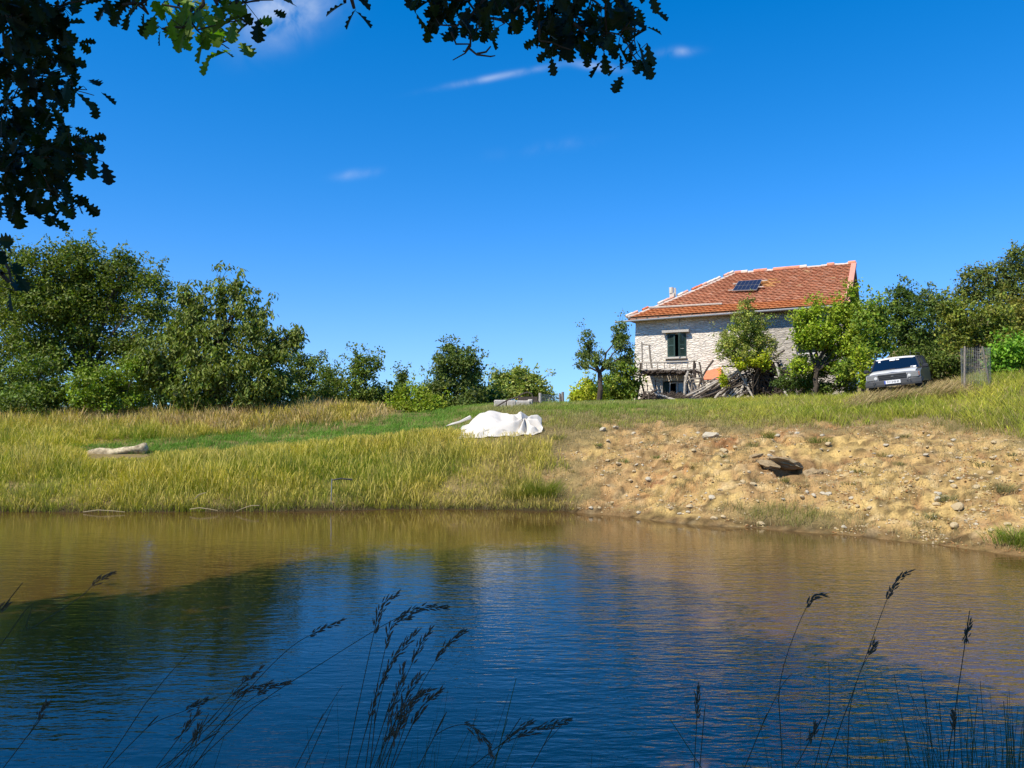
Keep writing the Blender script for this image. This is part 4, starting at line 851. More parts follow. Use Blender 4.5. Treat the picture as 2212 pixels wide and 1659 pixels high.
tree('broadleaf_tree', 'largest round dark green tree at the left edge of the meadow', 185, 34.5, [(60, 590, 75, 60), (165, 575, 60, 55), (170, 545, 28, 28), (255, 600, 60, 50), (275, 570, 24, 24), (320, 640, 45, 55), (100, 660, 80, 45), (220, 670, 75, 50), (20, 660, 60, 60), (330, 700, 40, 50), (60, 735, 70, 35), (170, 720, 55, 34), (265, 740, 50, 35), (200, 630, 60, 45), (130, 640, 60, 45), (140, 690, 60, 30), (300, 780, 50, 40), (110, 780, 60, 40), (200, 780, 40, 36)], olive, leaf=.13, dens=1.6, fork=2.0, trunk=.22, clump=.55, group=G1, flat=.6)
tree('broadleaf_tree', 'tall dark tree cut by the left frame edge behind the round tree', -40, 37, [(-20, 590, 50, 60), (-60, 640, 70, 80), (-20, 720, 60, 60), (10, 780, 50, 50)], olive, dens=.6, trunk=.2, clump=.55, group=G1)
tree('cherry_tree', 'cherry tree with drooping leaves and one tall upright shoot', 455, 32, [(475, 625, 13, 32), (476, 665, 18, 30), (420, 655, 30, 26), (400, 690, 42, 40), (515, 660, 20, 26), (545, 690, 38, 40), (470, 715, 55, 40), (380, 750, 60, 45), (480, 780, 85, 50), (560, 750, 50, 50), (625, 738, 20, 12), (600, 760, 30, 25), (350, 800, 55, 45), (430, 835, 70, 45), (540, 825, 70, 50), (320, 770, 30, 30), (510, 620, 6, 20), (400, 635, 10, 10), (640, 722, 8, 6)], (.07, .10, .028), leaf=.19, dens=.62, fork=1.2, trunk=.17, droop=.75, clump=.4, asp=.38, group=G1, col2=(.12, .155, .035))
tree('shrub', 'low dark shrub under the left edge of the round tree', 60, 33, [(20, 820, 60, 50), (90, 815, 55, 50), (60, 865, 80, 35), (130, 850, 40, 40), (0, 880, 50, 20)], (.05, .085, .02), dens=.6, fork=.4, trunk=.06, clump=.42, group='shrubs along the left meadow edge', cat='shrub', multi=3, flat=.55)
tree('shrub', 'bright green shrub left of the cherry tree', 240, 32, [(215, 825, 50, 40), (275, 820, 45, 35), (300, 795, 30, 30), (245, 868, 70, 28), (180, 850, 35, 35)], (.075, .125, .018), leaf=.12, dens=.7, fork=.4, trunk=.05, clump=.36, col2=(.14, .19, .02), group='shrubs along the left meadow edge', cat='shrub', multi=3, flat=.55)
tree('shrub', 'dark undergrowth below the cherry tree', 520, 32.5, [(400, 870, 60, 28), (480, 872, 60, 25), (570, 860, 60, 35), (610, 835, 35, 45)], (.04, .075, .025), leaf=.12, dens=.7, fork=.3, trunk=.05, clump=.36, group='shrubs along the left meadow edge', cat='shrub', multi=3)
tree('broadleaf_tree', 'small feathery tree right behind the cherry tree', 660, 37, [(650, 800, 35, 35), (676, 790, 14, 24), (640, 840, 40, 40), (690, 840, 30, 35), (665, 872, 50, 20)], (.045, .075, .022), leaf=.12, dens=.6, fork=1., trunk=.09, clump=.35, group=G1)
tree('broadleaf_tree', 'twin topped bushy tree in the middle of the left tree line', 765, 35, [(715, 810, 32, 28), (785, 795, 35, 30), (775, 782, 14, 18), (808, 790, 15, 20), (740, 845, 55, 32), (800, 850, 45, 32), (825, 875, 25, 20), (700, 860, 35, 30)], (.06, .095, .022), leaf=.12, dens=.62, fork=.8, trunk=.1, clump=.36, group=G1, col2=(.12, .16, .03))
tree('poplar_sapling', 'slender pointed sapling between two bushy trees', 868, 37, [(868, 815, 8, 18), (866, 838, 15, 20), (862, 865, 25, 22), (880, 880, 20, 12)], (.045, .075, .028), leaf=.11, dens=.8, fork=.8, trunk=.06, clump=.25, group=G1)
tree('apple_tree', 'dense dark tree left of the white tarpaulin', 985, 34, [(975, 765, 20, 20), (1000, 775, 32, 28), (955, 790, 28, 22), (1018, 800, 26, 35), (980, 820, 50, 35), (940, 845, 35, 30), (1020, 850, 35, 35), (985, 875, 60, 15)], (.05, .08, .025), leaf=.12, dens=.85, fork=.9, trunk=.12, clump=.34, group=G1, col2=(.11, .15, .05))
tree('shrub', 'yellow green shrub at the foot of the dense dark tree', 895, 32.5, [(890, 850, 35, 22), (930, 868, 30, 16), (865, 875, 25, 14), (900, 878, 45, 12)], (.10, .155, .018), leaf=.11, dens=.75, fork=.3, trunk=.04, clump=.32, group='shrubs along the left meadow edge', cat='shrub', multi=3, col2=(.2, .24, .03))
tree('flowering_tree', 'pale topped round tree behind the concrete blocks', 1120, 38, [(1085, 815, 24, 18), (1125, 815, 32, 20), (1155, 830, 30, 20), (1110, 845, 45, 22), (1165, 855, 32, 18), (1080, 850, 28, 24), (1185, 866, 16, 10), (1050, 860, 20, 20)], (.08, .125, .03), leaf=.13, dens=.8, fork=.8, trunk=.1, clump=.34, group=G1, col2=(.30, .34, .14))
tree('apple_tree', 'sparse old apple tree with forked dark trunk left of the farmhouse', 1293, 37, [(1268, 735, 14, 26), (1262, 765, 16, 20), (1285, 775, 20, 22), (1340, 715, 18, 24), (1342, 745, 22, 24), (1360, 765, 12, 22), (1315, 790, 22, 14), (1258, 790, 14, 8)], (.06, .095, .03), leaf=.10, shoots=2, dens=.42, fork=1.7, trunk=.15, clump=.22, col2=(.12, .16, .06))
tree('shrub', 'yellow green leafy bush below the sparse apple tree', 1262, 38, [(1255, 858, 24, 14), (1285, 848, 22, 18), (1270, 835, 16, 14)], (.20, .25, .03), leaf=.13, dens=1.0, fork=.3, trunk=.04, clump=.26, cat='shrub', multi=2, col2=(.34, .38, .08))
tree('shrub', 'dark green bush filling the gap at the left wall of the farmhouse', 1345, 40, [(1350, 790, 22, 22), (1330, 830, 30, 30), (1362, 830, 18, 30), (1320, 855, 25, 14), (1350, 855, 25, 16)], (.075, .125, .025), leaf=.13, dens=.9, fork=.3, trunk=.05, clump=.3, cat='shrub', multi=2, col2=(.15, .2, .03))
tree('climbing_shrub', 'tall pointed leafy bush with pale blossom covering the middle of the facade', 1625, 36.9, [(1612, 665, 16, 26), (1605, 690, 28, 24), (1640, 700, 22, 22), (1600, 725, 48, 26), (1585, 760, 38, 24), (1640, 740, 40, 28), (1620, 775, 42, 24), (1655, 765, 24, 26), (1575, 745, 26, 20)], (.07, .11, .025), leaf=.09, dens=.38, fork=1.2, trunk=.07, clump=.22, shoots=1, cat='bush', col2=(.30, .32, .12), multi=2)
tree('vine', 'bright yellow green vine hanging over the dark horizontal beam', 1630, 36.3, [(1640, 782, 15, 9), (1655, 790, 11, 9), (1600, 790, 12, 5), (1562, 822, 7, 16), (1620, 785, 8, 6)], (.12, .18, .012), leaf=.10, dens=.5, fork=.8, trunk=.04, clump=.15, cat='vine', col2=(.36, .38, .02))
tree('plum_tree', 'bright green tree with forked pale trunk before the right of the farmhouse', 1755, 32.5, [(1740, 690, 28, 26), (1765, 720, 42, 28), (1805, 690, 34, 34), (1845, 670, 24, 30), (1855, 700, 32, 30), (1735, 735, 26, 24), (1800, 745, 46, 26), (1850, 750, 36, 30), (1765, 668, 6, 18), (1812, 668, 6, 18), (1730, 790, 24, 24), (1840, 635, 10, 16), (1790, 785, 22, 12)], (.11, .17, .016), leaf=.115, dens=.82, fork=1.35, trunk=.13, clump=.3, group='trees before the right of the farmhouse', col2=(.19, .25, .025))
tree('plum_tree', 'darker tree between the forked plum and the parked car', 1865, 31, [(1880, 700, 32, 34), (1900, 740, 26, 40), (1870, 780, 30, 35), (1890, 665, 20, 22), (1830, 800, 26, 22), (1905, 690, 20, 26)], (.06, .11, .02), leaf=.12, dens=.8, fork=1.2, trunk=.1, clump=.32, group='trees before the right of the farmhouse', col2=(.17, .22, .03))
tree('shrub', 'bright yellow green shoots just left of the car bonnet', 1862, 28.5, [(1862, 790, 9, 24), (1866, 820, 10, 20), (1856, 770, 8, 12)], (.13, .19, .015), leaf=.1, dens=.8, fork=.3, trunk=.03, clump=.22, cat='shrub', col2=(.22, .26, .03))
tree('shrub', 'dark bushes under the forked plum tree', 1790, 33.5, [(1740, 815, 28, 22), (1790, 800, 30, 20), (1830, 830, 28, 20), (1700, 830, 30, 16), (1770, 838, 40, 12)], (.035, .065, .018), leaf=.11, dens=.7, fork=.3, trunk=.05, clump=.32, cat='shrub', multi=3)
tree('broadleaf_tree', 'dark green tree with the pointed top above the parked car', 1950, 36, [(1942, 640, 18, 26), (1935, 680, 38, 36), (1975, 690, 40, 36), (1940, 730, 46, 30), (1985, 740, 40, 30), (1960, 650, 22, 26)], (.038, .07, .02), leaf=.13, dens=.75, fork=1.2, trunk=.13, clump=.4, group=GH)
tree('broadleaf_tree', 'grey green tree right of the pointed dark tree', 2030, 37, [(2000, 650, 24, 22), (2025, 655, 22, 20), (2040, 690, 42, 36), (2010, 735, 42, 34), (2060, 735, 38, 36)], (.05, .08, .03), leaf=.13, dens=.75, fork=1.2, trunk=.13, clump=.4, group=GH, col2=(.10, .14, .04))
tree('broadleaf_tree', 'olive tree with gnarled leaning trunk above the wire cage', 2115, 31, [(2060, 670, 30, 24), (2090, 690, 40, 34), (2140, 690, 42, 38), (2070, 735, 38, 26), (2120, 735, 34, 22), (2170, 725, 40, 28)], (.07, .10, .022), leaf=.12, dens=.7, fork=1.7, trunk=.13, clump=.34, group=GH, col2=(.17, .19, .04))
tree('broadleaf_tree', 'high oak on the slope with its top cut by the right frame edge', 2190, 44, [(2205, 560, 36, 26), (2150, 595, 42, 30), (2105, 600, 28, 22), (2200, 620, 50, 40), (2140, 640, 50, 34), (2240, 600, 50, 50), (2090, 640, 34, 28), (2230, 680, 50, 40)], (.045, .07, .02), leaf=.15, dens=.7, fork=2.0, trunk=.2, clump=.5, group=GH, col2=(.12, .14, .04))
tree('broadleaf_tree', 'brownish green tree filling the slope below the high oak', 2210, 36, [(2190, 680, 36, 36), (2225, 720, 40, 40), (2180, 735, 30, 26), (2250, 670, 40, 40)], (.08, .095, .022), leaf=.13, dens=.7, fork=1.4, trunk=.14, clump=.4, group=GH, col2=(.17, .16, .04))
tree('broadleaf_tree', 'dark understorey tree directly behind the car roof', 2010, 33, [(1960, 775, 30, 26), (2010, 780, 40, 30), (2045, 790, 26, 34), (2030, 820, 34, 20), (2090, 790, 34, 34), (2070, 820, 30, 18)], (.04, .07, .02), leaf=.12, dens=.8, fork=.8, trunk=.09, clump=.36, group=GH, col2=(.11, .15, .03))
tree('broadleaf_tree', 'slope tree just outside the right frame edge', 2420, 36, [(2360, 640, 60, 60), (2440, 600, 60, 60), (2480, 690, 60, 60), (2340, 720, 50, 40), (2420, 750, 60, 40)], (.06, .08, .022), leaf=.16, dens=.6, fork=1.4, trunk=.16, clump=.5, group=GH)
tree('shrub', 'glossy bright green laurel bush at the right frame edge', 2185, 27.5, [(2175, 765, 30, 22), (2205, 755, 28, 26), (2160, 795, 26, 24), (2200, 795, 36, 30), (2230, 780, 30, 40)], (.07, .16, .02), leaf=.13, dens=1.0, fork=.3, trunk=.05, clump=.3, cat='shrub', multi=3, col2=(.14, .26, .03))
for (u, Y, bl_, lb) in [(30, 44, [(0, 850, 70, 40), (90, 855, 60, 35)], 'far dark thicket glimpsed below the left trees at the frame edge'), (300, 43, [(240, 855, 60, 35), (330, 850, 60, 40)], 'far dark thicket seen behind the bright green shrub'), (760, 44, [(700, 870, 60, 22), (790, 872, 60, 20), (860, 878, 40, 14)], 'far low thicket behind the twin topped tree'), (850, 35.5, [(835, 868, 30, 22), (865, 880, 30, 12)], 'mid green thicket between the slender sapling and the yellow green shrub'), (1062, 35, [(1050, 862, 26, 20), (1075, 872, 30, 14), (1035, 875, 26, 12)], 'mid green thicket linking the dense dark tree and the pale topped tree'), (1010, 43, [(960, 872, 60, 18), (1050, 870, 50, 18)], 'far low thicket behind the dense dark tree')]:
    tree('thicket', lb, u, Y, bl_, dgreen, leaf=.16, dens=.7, fork=.4, trunk=.08, clump=.45, cat='thicket', group='far thickets behind the tree line', multi=3)
print('LEAVES', LEAFN)
# ------------------------------------------------------------------ parked off-road car, local frame: x to the car's left as seen from the front (image right), -y forward, z up
def ccar():
    carz = 3.2
    loc = P(1948, 850, 27.3); loc.z = float(height(np.array([loc.x]), np.array([loc.y]))[0])-.12
    car = empty('parked_car', loc, 'silver off road car with blue banded number plate parked behind the tall grass', 'car')
    fwd = math.radians(-33)   # heading a little to the left of the camera
    car.rotation_euler = (math.radians(3), math.radians(-5.5), fwd)
    lit_paint = mk('sunlit_silver', (.74, .71, .62), rough=.22, var=.03, metallic=.15, coat=.6, spec=.5); blk = mk('black_plastic', (.025, .026, .028), rough=.5, var=.1); grey = mk('grey_bumper', (.075, .075, .075), rough=.55, var=.1)  # bonnet and roof colour whitened to carry the sun's glare
    glass = mk('windscreen', (.003, .005, .010), rough=.04, var=0, spec=.9, coat=.5); chrome = mk('chrome', (.6, .6, .6), rough=.15, var=0, metallic=1); lamp = mk('lamp_glass', (.62, .62, .58), rough=.12, var=.1, spec=.8, coat=1); amber = mk('amber_lens', (.55, .2, .08), rough=.2, var=.1); tyre = mk('tyre', (.02, .02, .02), rough=.9); white = mk('sticker_white', (.8, .8, .78), rough=.6, var=0)
    W2 = .95
    def part(name, m, mb, par=None, **k): return mb.build(name, m, par or car, **k)
    # body: side profile prism with tumblehome, lower body
    b = MB()
    prof = [(-2.1, .62), (-2.12, .80), (-2.05, 1.02), (-1.95, 1.06), (-.95, 1.16), (2.25, 1.18), (2.3, .62)]
    def ring(x, inset=0): return [Vector((x, p[0]+(.06 if abs(x) > .9 else 0)*(1 if p[0] < 0 else -1), p[1])) for p in prof]
    xsx = [-.95, -.90, -.6, 0, .6, .90, .95]; rows = []
    for x in xsx:
        e = (abs(x)/.95)**4; rows.append([Vector((x, p[0]+e*(.16 if p[0] < -1.9 else 0), p[1]-(.035*e if .9 < p[1] else 0)+(.02*(1-abs(x)) if p[1] > 1.0 else 0))) for p in prof])
    V = [v for r in rows for v in r]; n = len(prof); Fc = []
    for i in range(len(xsx)-1):
        for k in range(n): Fc.append((i*n+k, i*n+(k+1) % n, (i+1)*n+(k+1) % n, (i+1)*n+k))
    b.add(V, Fc+[tuple(range(n)), tuple((len(xsx)-1)*n+k for k in range(n))[::-1]]); part('body', mk('shaded_silver', (.24, .235, .215), rough=.3, var=.05, metallic=.5, coat=.5), b)  # same silver, its colour darkened for the shaded front and sides
    # greenhouse: pillars + roof
    base = [(-.88, -.98, 1.17), (.88, -.98, 1.17), (.88, 2.2, 1.17), (-.88, 2.2, 1.17)]; topz = 1.60; top = [(-.73, -.42, topz), (.73, -.42, topz), (.74, 2.1, topz+.05), (-.74, 2.1, topz+.05)]
    r = MB(); V = []
    for i in range(9):
        x = -.75+i*.1875; e = (abs(x)/.75)**3
        V += [(x, -.47, topz+.01-.05*e), (x, -.40, topz+.075-.05*e), (x, 2.12, topz+.13-.05*e), (x, 2.14, topz-.02)]
    r.add(V, [(4*i+k, 4*i+k+1, 4*i+k+5, 4*i+k+4) for i in range(8) for k in range(3)]); part('roof', lit_paint, r)
    for s in (-1, 1):
        for a_, b_, r_ in (((s*.88, -.98, 1.15), (s*.735, -.43, topz+.01), .035), ((s*.875, .3, 1.15), (s*.745, .35, topz+.02), .04), ((s*.875, 1.4, 1.15), (s*.75, 1.4, topz+.03), .04), ((s*.88, 2.2, 1.15), (s*.75, 2.1, topz+.04), .05)):
            p = MB(); p.tube([a_, b_], r_, 6); part('pillar', blk, p)
    g = MB(); rows = []
    for i in range(7):
        t = i/6*2-1; cb = .07*(1-t*t); rows.append(((t*.86, -.97-cb, 1.165), (t*.725, -.435-cb*.6, topz)))
    V = [q for rr in rows for q in rr]; g.add(V, [(2*i, 2*i+2, 2*i+3, 2*i+1) for i in range(6)]); wsn = part('windscreen', glass, g, smooth=True)
    for s in (-1, 1):
        g = MB(); V = [(s*.882, -.93, 1.17), (s*.882, 2.15, 1.17), (s*.752, 2.05, topz+.02), (s*.742, -.42, topz)]; g.add(V, [(0, 1, 2, 3) if s > 0 else (3, 2, 1, 0)]); part('side_window', glass, g)
    for (x, t, w_, h_) in ((-.66, .86, .08, .07), (-.12, .92, .2, .07), (.1, .92, .12, .06), (.66, .12, .2, .07)):
        k = MB(); y = -.97+.535*t-.07*(1-(x/.86)**2)-.012; z = 1.165+(topz-1.165)*t; k.box((x*(.86-.13*t)/.86, y, z), (w_, .006, h_), Matrix.Rotation(math.radians(-50), 3, 'X')); part('windscreen_sticker', white, k, wsn)
    k = MB(); 
    for x0 in (-.55, .1): k.tube([(x0, -1.06, 1.165), (x0+.55, -.99, 1.22)], .012, 5)
    part('wipers', blk, k)
    # bonnet (slightly raised), grille, lamps
    h = MB(); V = []
    for i in range(9):
        t = i/8*2-1; x = t*.80; e = abs(t)**5*.03; V += [(x, -1.99+.03*t*t, 1.055-e), (x, -1.93+.02*t*t, 1.095-e), (x, -.99, 1.185-e*.6)]
    h.add(V, [(3*i+k, 3*i+k+3, 3*i+k+4, 3*i+k+1) for i in range(8) for k in range(2)]); part('bonnet', lit_paint, h, smooth=True)
    gr = MB(); gr.box((0, -2.125, .905), (.98, .03, .20)); go = part('grille', blk, gr)
    for z in (.85, .91, .97): k = MB(); k.box((0, -2.147, z), (.94, .014, .012)); part('grille_bar', grey, k, go)
    k = MB(); k.box((0, -2.155, .915), (.10, .012, .045), None, .012); part('badge', chrome, k, go)
    for s in (-1, 1):
        hb = MB(); hb.box((s*.70, -2.06, .905), (.40, .10, .22), Matrix.Rotation(math.radians(-8*s), 3, 'Z'), .03); ho = part('headlight', mk('lamp_housing', (.22, .22, .21), rough=.25, var=.1, spec=.8, coat=.8), hb)
        for (dx, z, rr_) in ((.02, .925, .085), (-.12, .875, .06)):
            k = MB(); x = s*(.70+dx); y = -2.11+.03*(dx > 0)
            k.tube([(x, y+.03, z), (x, y-.012, z), (x, y-.022, z)], [rr_, rr_, rr_*.7], 16); part('lamp', lamp, k, ho)
        k = MB(); k.box((s*.875, -2.03, .915), (.10, .08, .17), Matrix.Rotation(math.radians(-30*s), 3, 'Z'), .02); part('turn_signal', amber if s > 0 else lamp, k, ho)
    bp = MB(); V = []
    for i in range(11):
        t = i/10*2-1; x = t*.97; y = -2.22+.16*abs(t)**4; V += [(x, y, .55), (x, y-.02, .62), (x, y-.02, .76), (x, y+.05, .79), (x, y+.15, .79)]
    bp.add(V, [(5*i+k, 5*i+k+5, 5*i+k+6, 5*i+k+1) for i in range(10) for k in range(4)]); bo = part('bumper', grey, bp)
    k = MB()
    for x in (-.66, -.6, .52, .62): k.tube([(x, -2.24, .70), (x, -2.255, .70)], .022, 8)
    part('bumper_sensor', blk, k, bo)
    k = MB(); k.box((0, -2.265, .70), (.56, .012, .13), None, .004); pl = part('number_plate', white, k, bo)
    k = MB(); k.box((-.255, -2.273, .70), (.045, .004, .122)); part('blue_band', mk('plate_blue', (.02, .08, .45), rough=.5, var=0), k, pl)
    cu = bpy.data.curves.new('plate_text', 'FONT'); cu.body = 'FW 2NB BS'; cu.size = .105; cu.align_x = 'CENTER'; cu.align_y = 'CENTER'; cu.extrude = .001; cu.resolution_u = 2
    to = bpy.data.objects.new('plate_letters', cu); COL.objects.link(to); bpy.context.view_layer.update(); dg = bpy.context.evaluated_depsgraph_get(); me = bpy.data.meshes.new_from_object(to.evaluated_get(dg)); bpy.data.objects.remove(to)
    o = bpy.data.objects.new('plate_letters', me); COL.objects.link(o); me.materials.clear(); me.materials.append(blk); o.parent = pl; o.location = (.025, -2.275, .70); o.rotation_euler = (math.pi/2, 0, 0); o.scale = (.82, 1, 1)
    for s in (-1, 1):
        k = MB(); k.box((s*1.06, -.80, 1.20), (.20, .10, .13), None, .04); k.tube([(s*.90, -.80, 1.16), (s*1.0, -.80, 1.18)], .03, 6); part('wing_mirror', blk, k)
        k = MB(); k.box((s*.955, -1.45, .70), (.05, .95, .16), None, .02); part('wheel_arch', grey, k)
        for y in (-1.4, 1.35):
            k = MB(); k.tube([(s*.70, y, .36), (s*.93, y, .36)], .36, 20); wh = part('wheel', tyre, k); k = MB(); k.tube([(s*.925, y, .36), (s*.945, y, .36)], .22, 14); part('rim', chrome, k, wh)
        k = MB(); k.tube([(s*.70, 0, topz+.16), (s*.70, 1.9, topz+.18)], .02, 6); part('roof_rail', blk, k)
    k = MB(); k.tube([(.5, .1, topz+.1), (.5, .25, topz+.28)], .012, 5); part('aerial', blk, k)
    return car
car = ccar(); car.scale = (.87, .87, .87)
# ------------------------------------------------------------------ tarpaulin, blocks, posts, cage, stake
def tarp():
    c = P(1082, 905, 25.7); gx = c.x; gy = c.y
    n = 130; m_ = 90; u = np.linspace(-1, 1, n); v = np.linspace(-1, 1, m_); Uu, Vv2 = np.meshgrid(u, v)
    # outline: mound left, gathered toe on the right
    lx = 1.34*Uu; ly = .95*Vv2*(1-.15*np.abs(Uu)**3)
    hump = np.interp(lx, [-1.34, -1.12, -.95, -.7, -.4, 0, .5, .9, 1.2, 1.34], [0, .09, .28, .45, .52, .46, .30, .2, .15, .04])
    prof = np.cos(np.clip(np.abs(Vv2-.1), 0, 1)**1.5*math.pi/2)**.75
    z = hump*prof
    ang = np.arctan2(ly+.35, lx-.75); rr = np.hypot(ly+.2, lx-.82)
    fold = np.sin(ang*7+fbm(lx*2+3, ly*2+3, 3, 1)*5)*np.exp(-((rr-.35)/.42)**2)*.16+np.sin((lx*.5-ly*1.3)*13+fbm(lx*3, ly*3, 2, 2)*4)*sstep(.15, .6, lx)*.06
    z = z+fold*(z > .02)+np.exp(-(((lx-.72)/.09)**2+((ly+.15)/.4)**2))*.035*prof+(fbm(lx*3, ly*3, 4, 3)-.47)*.05
    X_ = gx+lx+.02*np.sin(ly*9); Y2 = gy+ly+.04*np.sin(lx*11)*(np.abs(Vv2) > .8)
    Zg = base_h(X_, Y2); Zt = Zg+z+.03+.03*np.abs(np.sin(lx*6))
    ii = np.arange((n-1)*(m_-1)); r = ii//(n-1); cc = ii % (n-1); q = r*n+cc; Q = np.stack([q, q+1, q+n+1, q+n], 1)
    M = mk('tarpaulin', (.60, .555, .48), rough=.85, var=.06, scale=3, bump=.004, spec=.3)
    o = mesh_np('tarpaulin', np.stack([X_-gx, Y2-gy, Zt-c.z], -1), Q, M, None, True); o.location = c
    tag(o, 'creased white tarpaulin bulging over a mound on the meadow', 'tarpaulin')
    sd = o.modifiers.new('thick', 'SOLIDIFY'); sd.thickness = .012
    # dry straw rope tail at the left
    k = MB(); p = [P(1016, 901, 25.7), P(994, 911, 25.5), P(977, 916, 25.4), P(964, 920, 25.3)]; k.tube(p, [.06, .045, .03, .012], 7, True, .3); tag(k.build('twisted_cloth_end', M), 'twisted pale end of cloth trailing left from the white tarpaulin', 'cloth')
tarp()
M_block = mk('weathered_concrete', (.50, .46, .39), var=.28, scale=6, bump=.02, c2=(.38, .35, .3))
def zt(x, y): return ((1380+x*.11754)*.768, (1080+y*.11754)*.768)
def block(a, b, Y, lab, name='concrete_block', m=M_block, dep=.45):
    u0, v0 = zt(*a); u1, v1 = zt(*b); p0 = P(u0, v0, Y); p1 = P(u1, v1, Y); c = (p0+p1)/2; k = MB(); d = Vector((abs(p1.x-p0.x), dep, abs(p0.z-p1.z)+.25)); k.box((0, 0, 0), d, None, .035); o = k.build(name, m); o.location = c+Vector((0, dep/2, -.12)); tag(o, lab, 'block', 'stone blocks behind the tarpaulin'); return o
block((80, 385), (390, 545), 30.6, 'leftmost pale block crossed by the bent branch')
block((395, 392), (612, 550), 30.6, 'middle pale block of the row behind the tarpaulin')
block((616, 398), (950, 555), 30.6, 'longest pale block at the right of the row')
block((890, 368), (1010, 404), 30.7, 'small flat stone on top of the longest block', dep=.25)
def tubeobj(name, pts, rad, m, lab, cat, group=None, n=7, wob=0):
    k = MB(); b = Vector(pts[0]); k.tube([Vector(p)-b for p in pts], rad, n, True, wob); o = k.build(name, m); o.location = b; tag(o, lab, cat, group); return o
tubeobj('bent_branch', [P(*zt(130, 545), 30.2), P(*zt(400, 385), 30.2), P(*zt(620, 325), 30.2), P(*zt(760, 235), 30.3), P(*zt(880, 200), 30.3), P(*zt(980, 235), 30.3), P(*zt(1015, 330), 30.3), P(*zt(1020, 420), 30.3)], [.03, .03, .028, .026, .024, .022, .02, .02], M_darkwood, 'long bent branch arching over the concrete blocks', 'branch')
tubeobj('bent_branch', [P(*zt(372, 540), 30.15), P(*zt(372, 470), 30.15), P(*zt(400, 390), 30.15)], [.02, .02, .02], M_darkwood, 'short upright stick supporting the arching branch', 'branch')
k = MB()
for (a, b) in (((950, 430), (1160, 425)), ((950, 430), (955, 545)), ((1155, 430), (1158, 540)), ((1040, 430), (1045, 540)), ((1010, 540), (1060, 470)), ((1060, 470), (1125, 540))): k.tube([P(*zt(*a), 31.4)-P(1140, 870, 31.4), P(*zt(*b), 31.4)-P(1140, 870, 31.4)], .03, 5)
k.box((0, .5, 0), (.8, .5, .5)); o = k.build('timber_trestle', M_darkwood); o.location = P(1140, 870, 31.4); tag(o, 'dark timber trestle between the pale blocks and the fence post', 'trestle')
def post(x, yt, yb, Y, r, m, lab, dx=0):
    return tubeobj('fence_post', [P(*zt(x+dx, yb), Y)-Vector((0, 0, .25)), P(*zt(x, yt), Y)], [r, r*.9], m, lab, 'fence post', 'posts of the wire fence on the crest', 9)
post(1183, 215, 530, 31.5, .065, M_palewood, 'grey post at the left end of the wire fence')
post(1660, 230, 500, 34, .06, M_greywood, 'leaning middle post of the pair against the sky', 18)
post(1725, 190, 490, 34, .065, M_greywood, 'taller straight post of the pair against the sky')
# wire between the posts
k = MB(); a = P(*zt(1190, 300), 31.5); b_ = P(*zt(1660, 330), 34)
for i in range(7):
    dz = Vector((0, 0, -.12*i+.1)); k.tube([a+dz-a, a.lerp(b_, .5)+dz-a+Vector((0, 0, -.03)), b_+dz-a], .006, 3, False)
for i in range(30): t = i/29; q = a.lerp(b_, t)-a; k.tube([q+Vector((0, 0, .1)), q+Vector((0, 0, -.62))], .004, 3, False)
o = k.build('fence_mesh', M_metal); o.location = a; tag(o, 'thin wire netting strung between the crest fence posts', 'wire fence')
tubeobj('wooden_stick', [P(*zt(1380, 470), 32.5), P(*zt(1410, 320), 32.5)], [.02, .02], M_palewood, 'pale stick leaning behind the wire netting', 'stick')
# log in the grass at left
def zl(x, y): return ((220+x*.0995)*.768, (1220+y*.0995)*.768)
M_log = mk('pale_rotten_log', (.50, .42, .27), rough=.95, var=.35, scale=5, bump=.03, c2=(.30, .24, .15), spec=.1)
k = MB(); Yl = 25.6; pts = [P(*zl(x, y), Yl) for x, y in ((290, 580), (600, 560), (1000, 540), (1300, 500), (1600, 450), (1880, 430), (1950, 450))]; b0 = Vector(pts[0]); 
k.tube([p-b0 for p in pts], [.12, .17, .13, .16, .15, .19, .09], 14, True, .3); o = k.build('fallen_log', M_log, None, True); o.location = b0; tag(o, 'pale barkless log lying in the long grass of the left meadow', 'log')
# metal stake with a black arm by the water
sk = empty('metal_stake', P(714, 1098, 21.0), 'thin metal stake with a black horizontal arm at the water edge', 'stake')
b0 = sk.location; k = MB(); k.tube([Vector((0, 0, -.3)), P(717, 1034, 21.0)-b0], .014, 6); k.build('rod', M_metal, sk)
k = MB(); k.tube([P(718, 1037, 21.0)-b0, P(735, 1034, 21.0)-b0, P(750, 1035, 21.0)-b0, P(761, 1036, 21.0)-b0], [.016, .02, .02, .026], 7); k.build('arm', mk('black_plastic', (.02, .02, .025), rough=.5), sk)
# wire tree guard
cg = empty('tree_guard', at_u(2105, 25.2), 'cylinder of wire mesh on two grey stakes around a young tree', 'tree guard')
b0 = cg.location; Yc = 25.2; rad = .42; c_ = P(2108, 790, Yc); zt_ = P(2108, 752, Yc).z; zb_ = b0.z-.05
for (ut, ub, dy) in ((2084, 2083, -.3), (2122, 2139, -.2)):
    k = MB(); k.tube([P(ub, 828, Yc+dy)-b0-Vector((0, 0, .2)), P(ut, 748, Yc+dy)-b0], [.03, .026], 7); k.build('stake', M_greywood, cg)
k = MB(); nr_, nc = 34, 46
cx_ = c_.x-b0.x
for i in range(nr_): 
    z = zb_-b0.z+(zt_-zb_)*i/(nr_-1); 
    k.tube([(cx_+rad*1.05*math.cos(t_)+R.uniform(-.006, .006), rad*.8*math.sin(t_), z+R.uniform(-.008, .008)) for t_ in [2*math.pi*j/20 for j in range(21)]], .0026, 3, False)
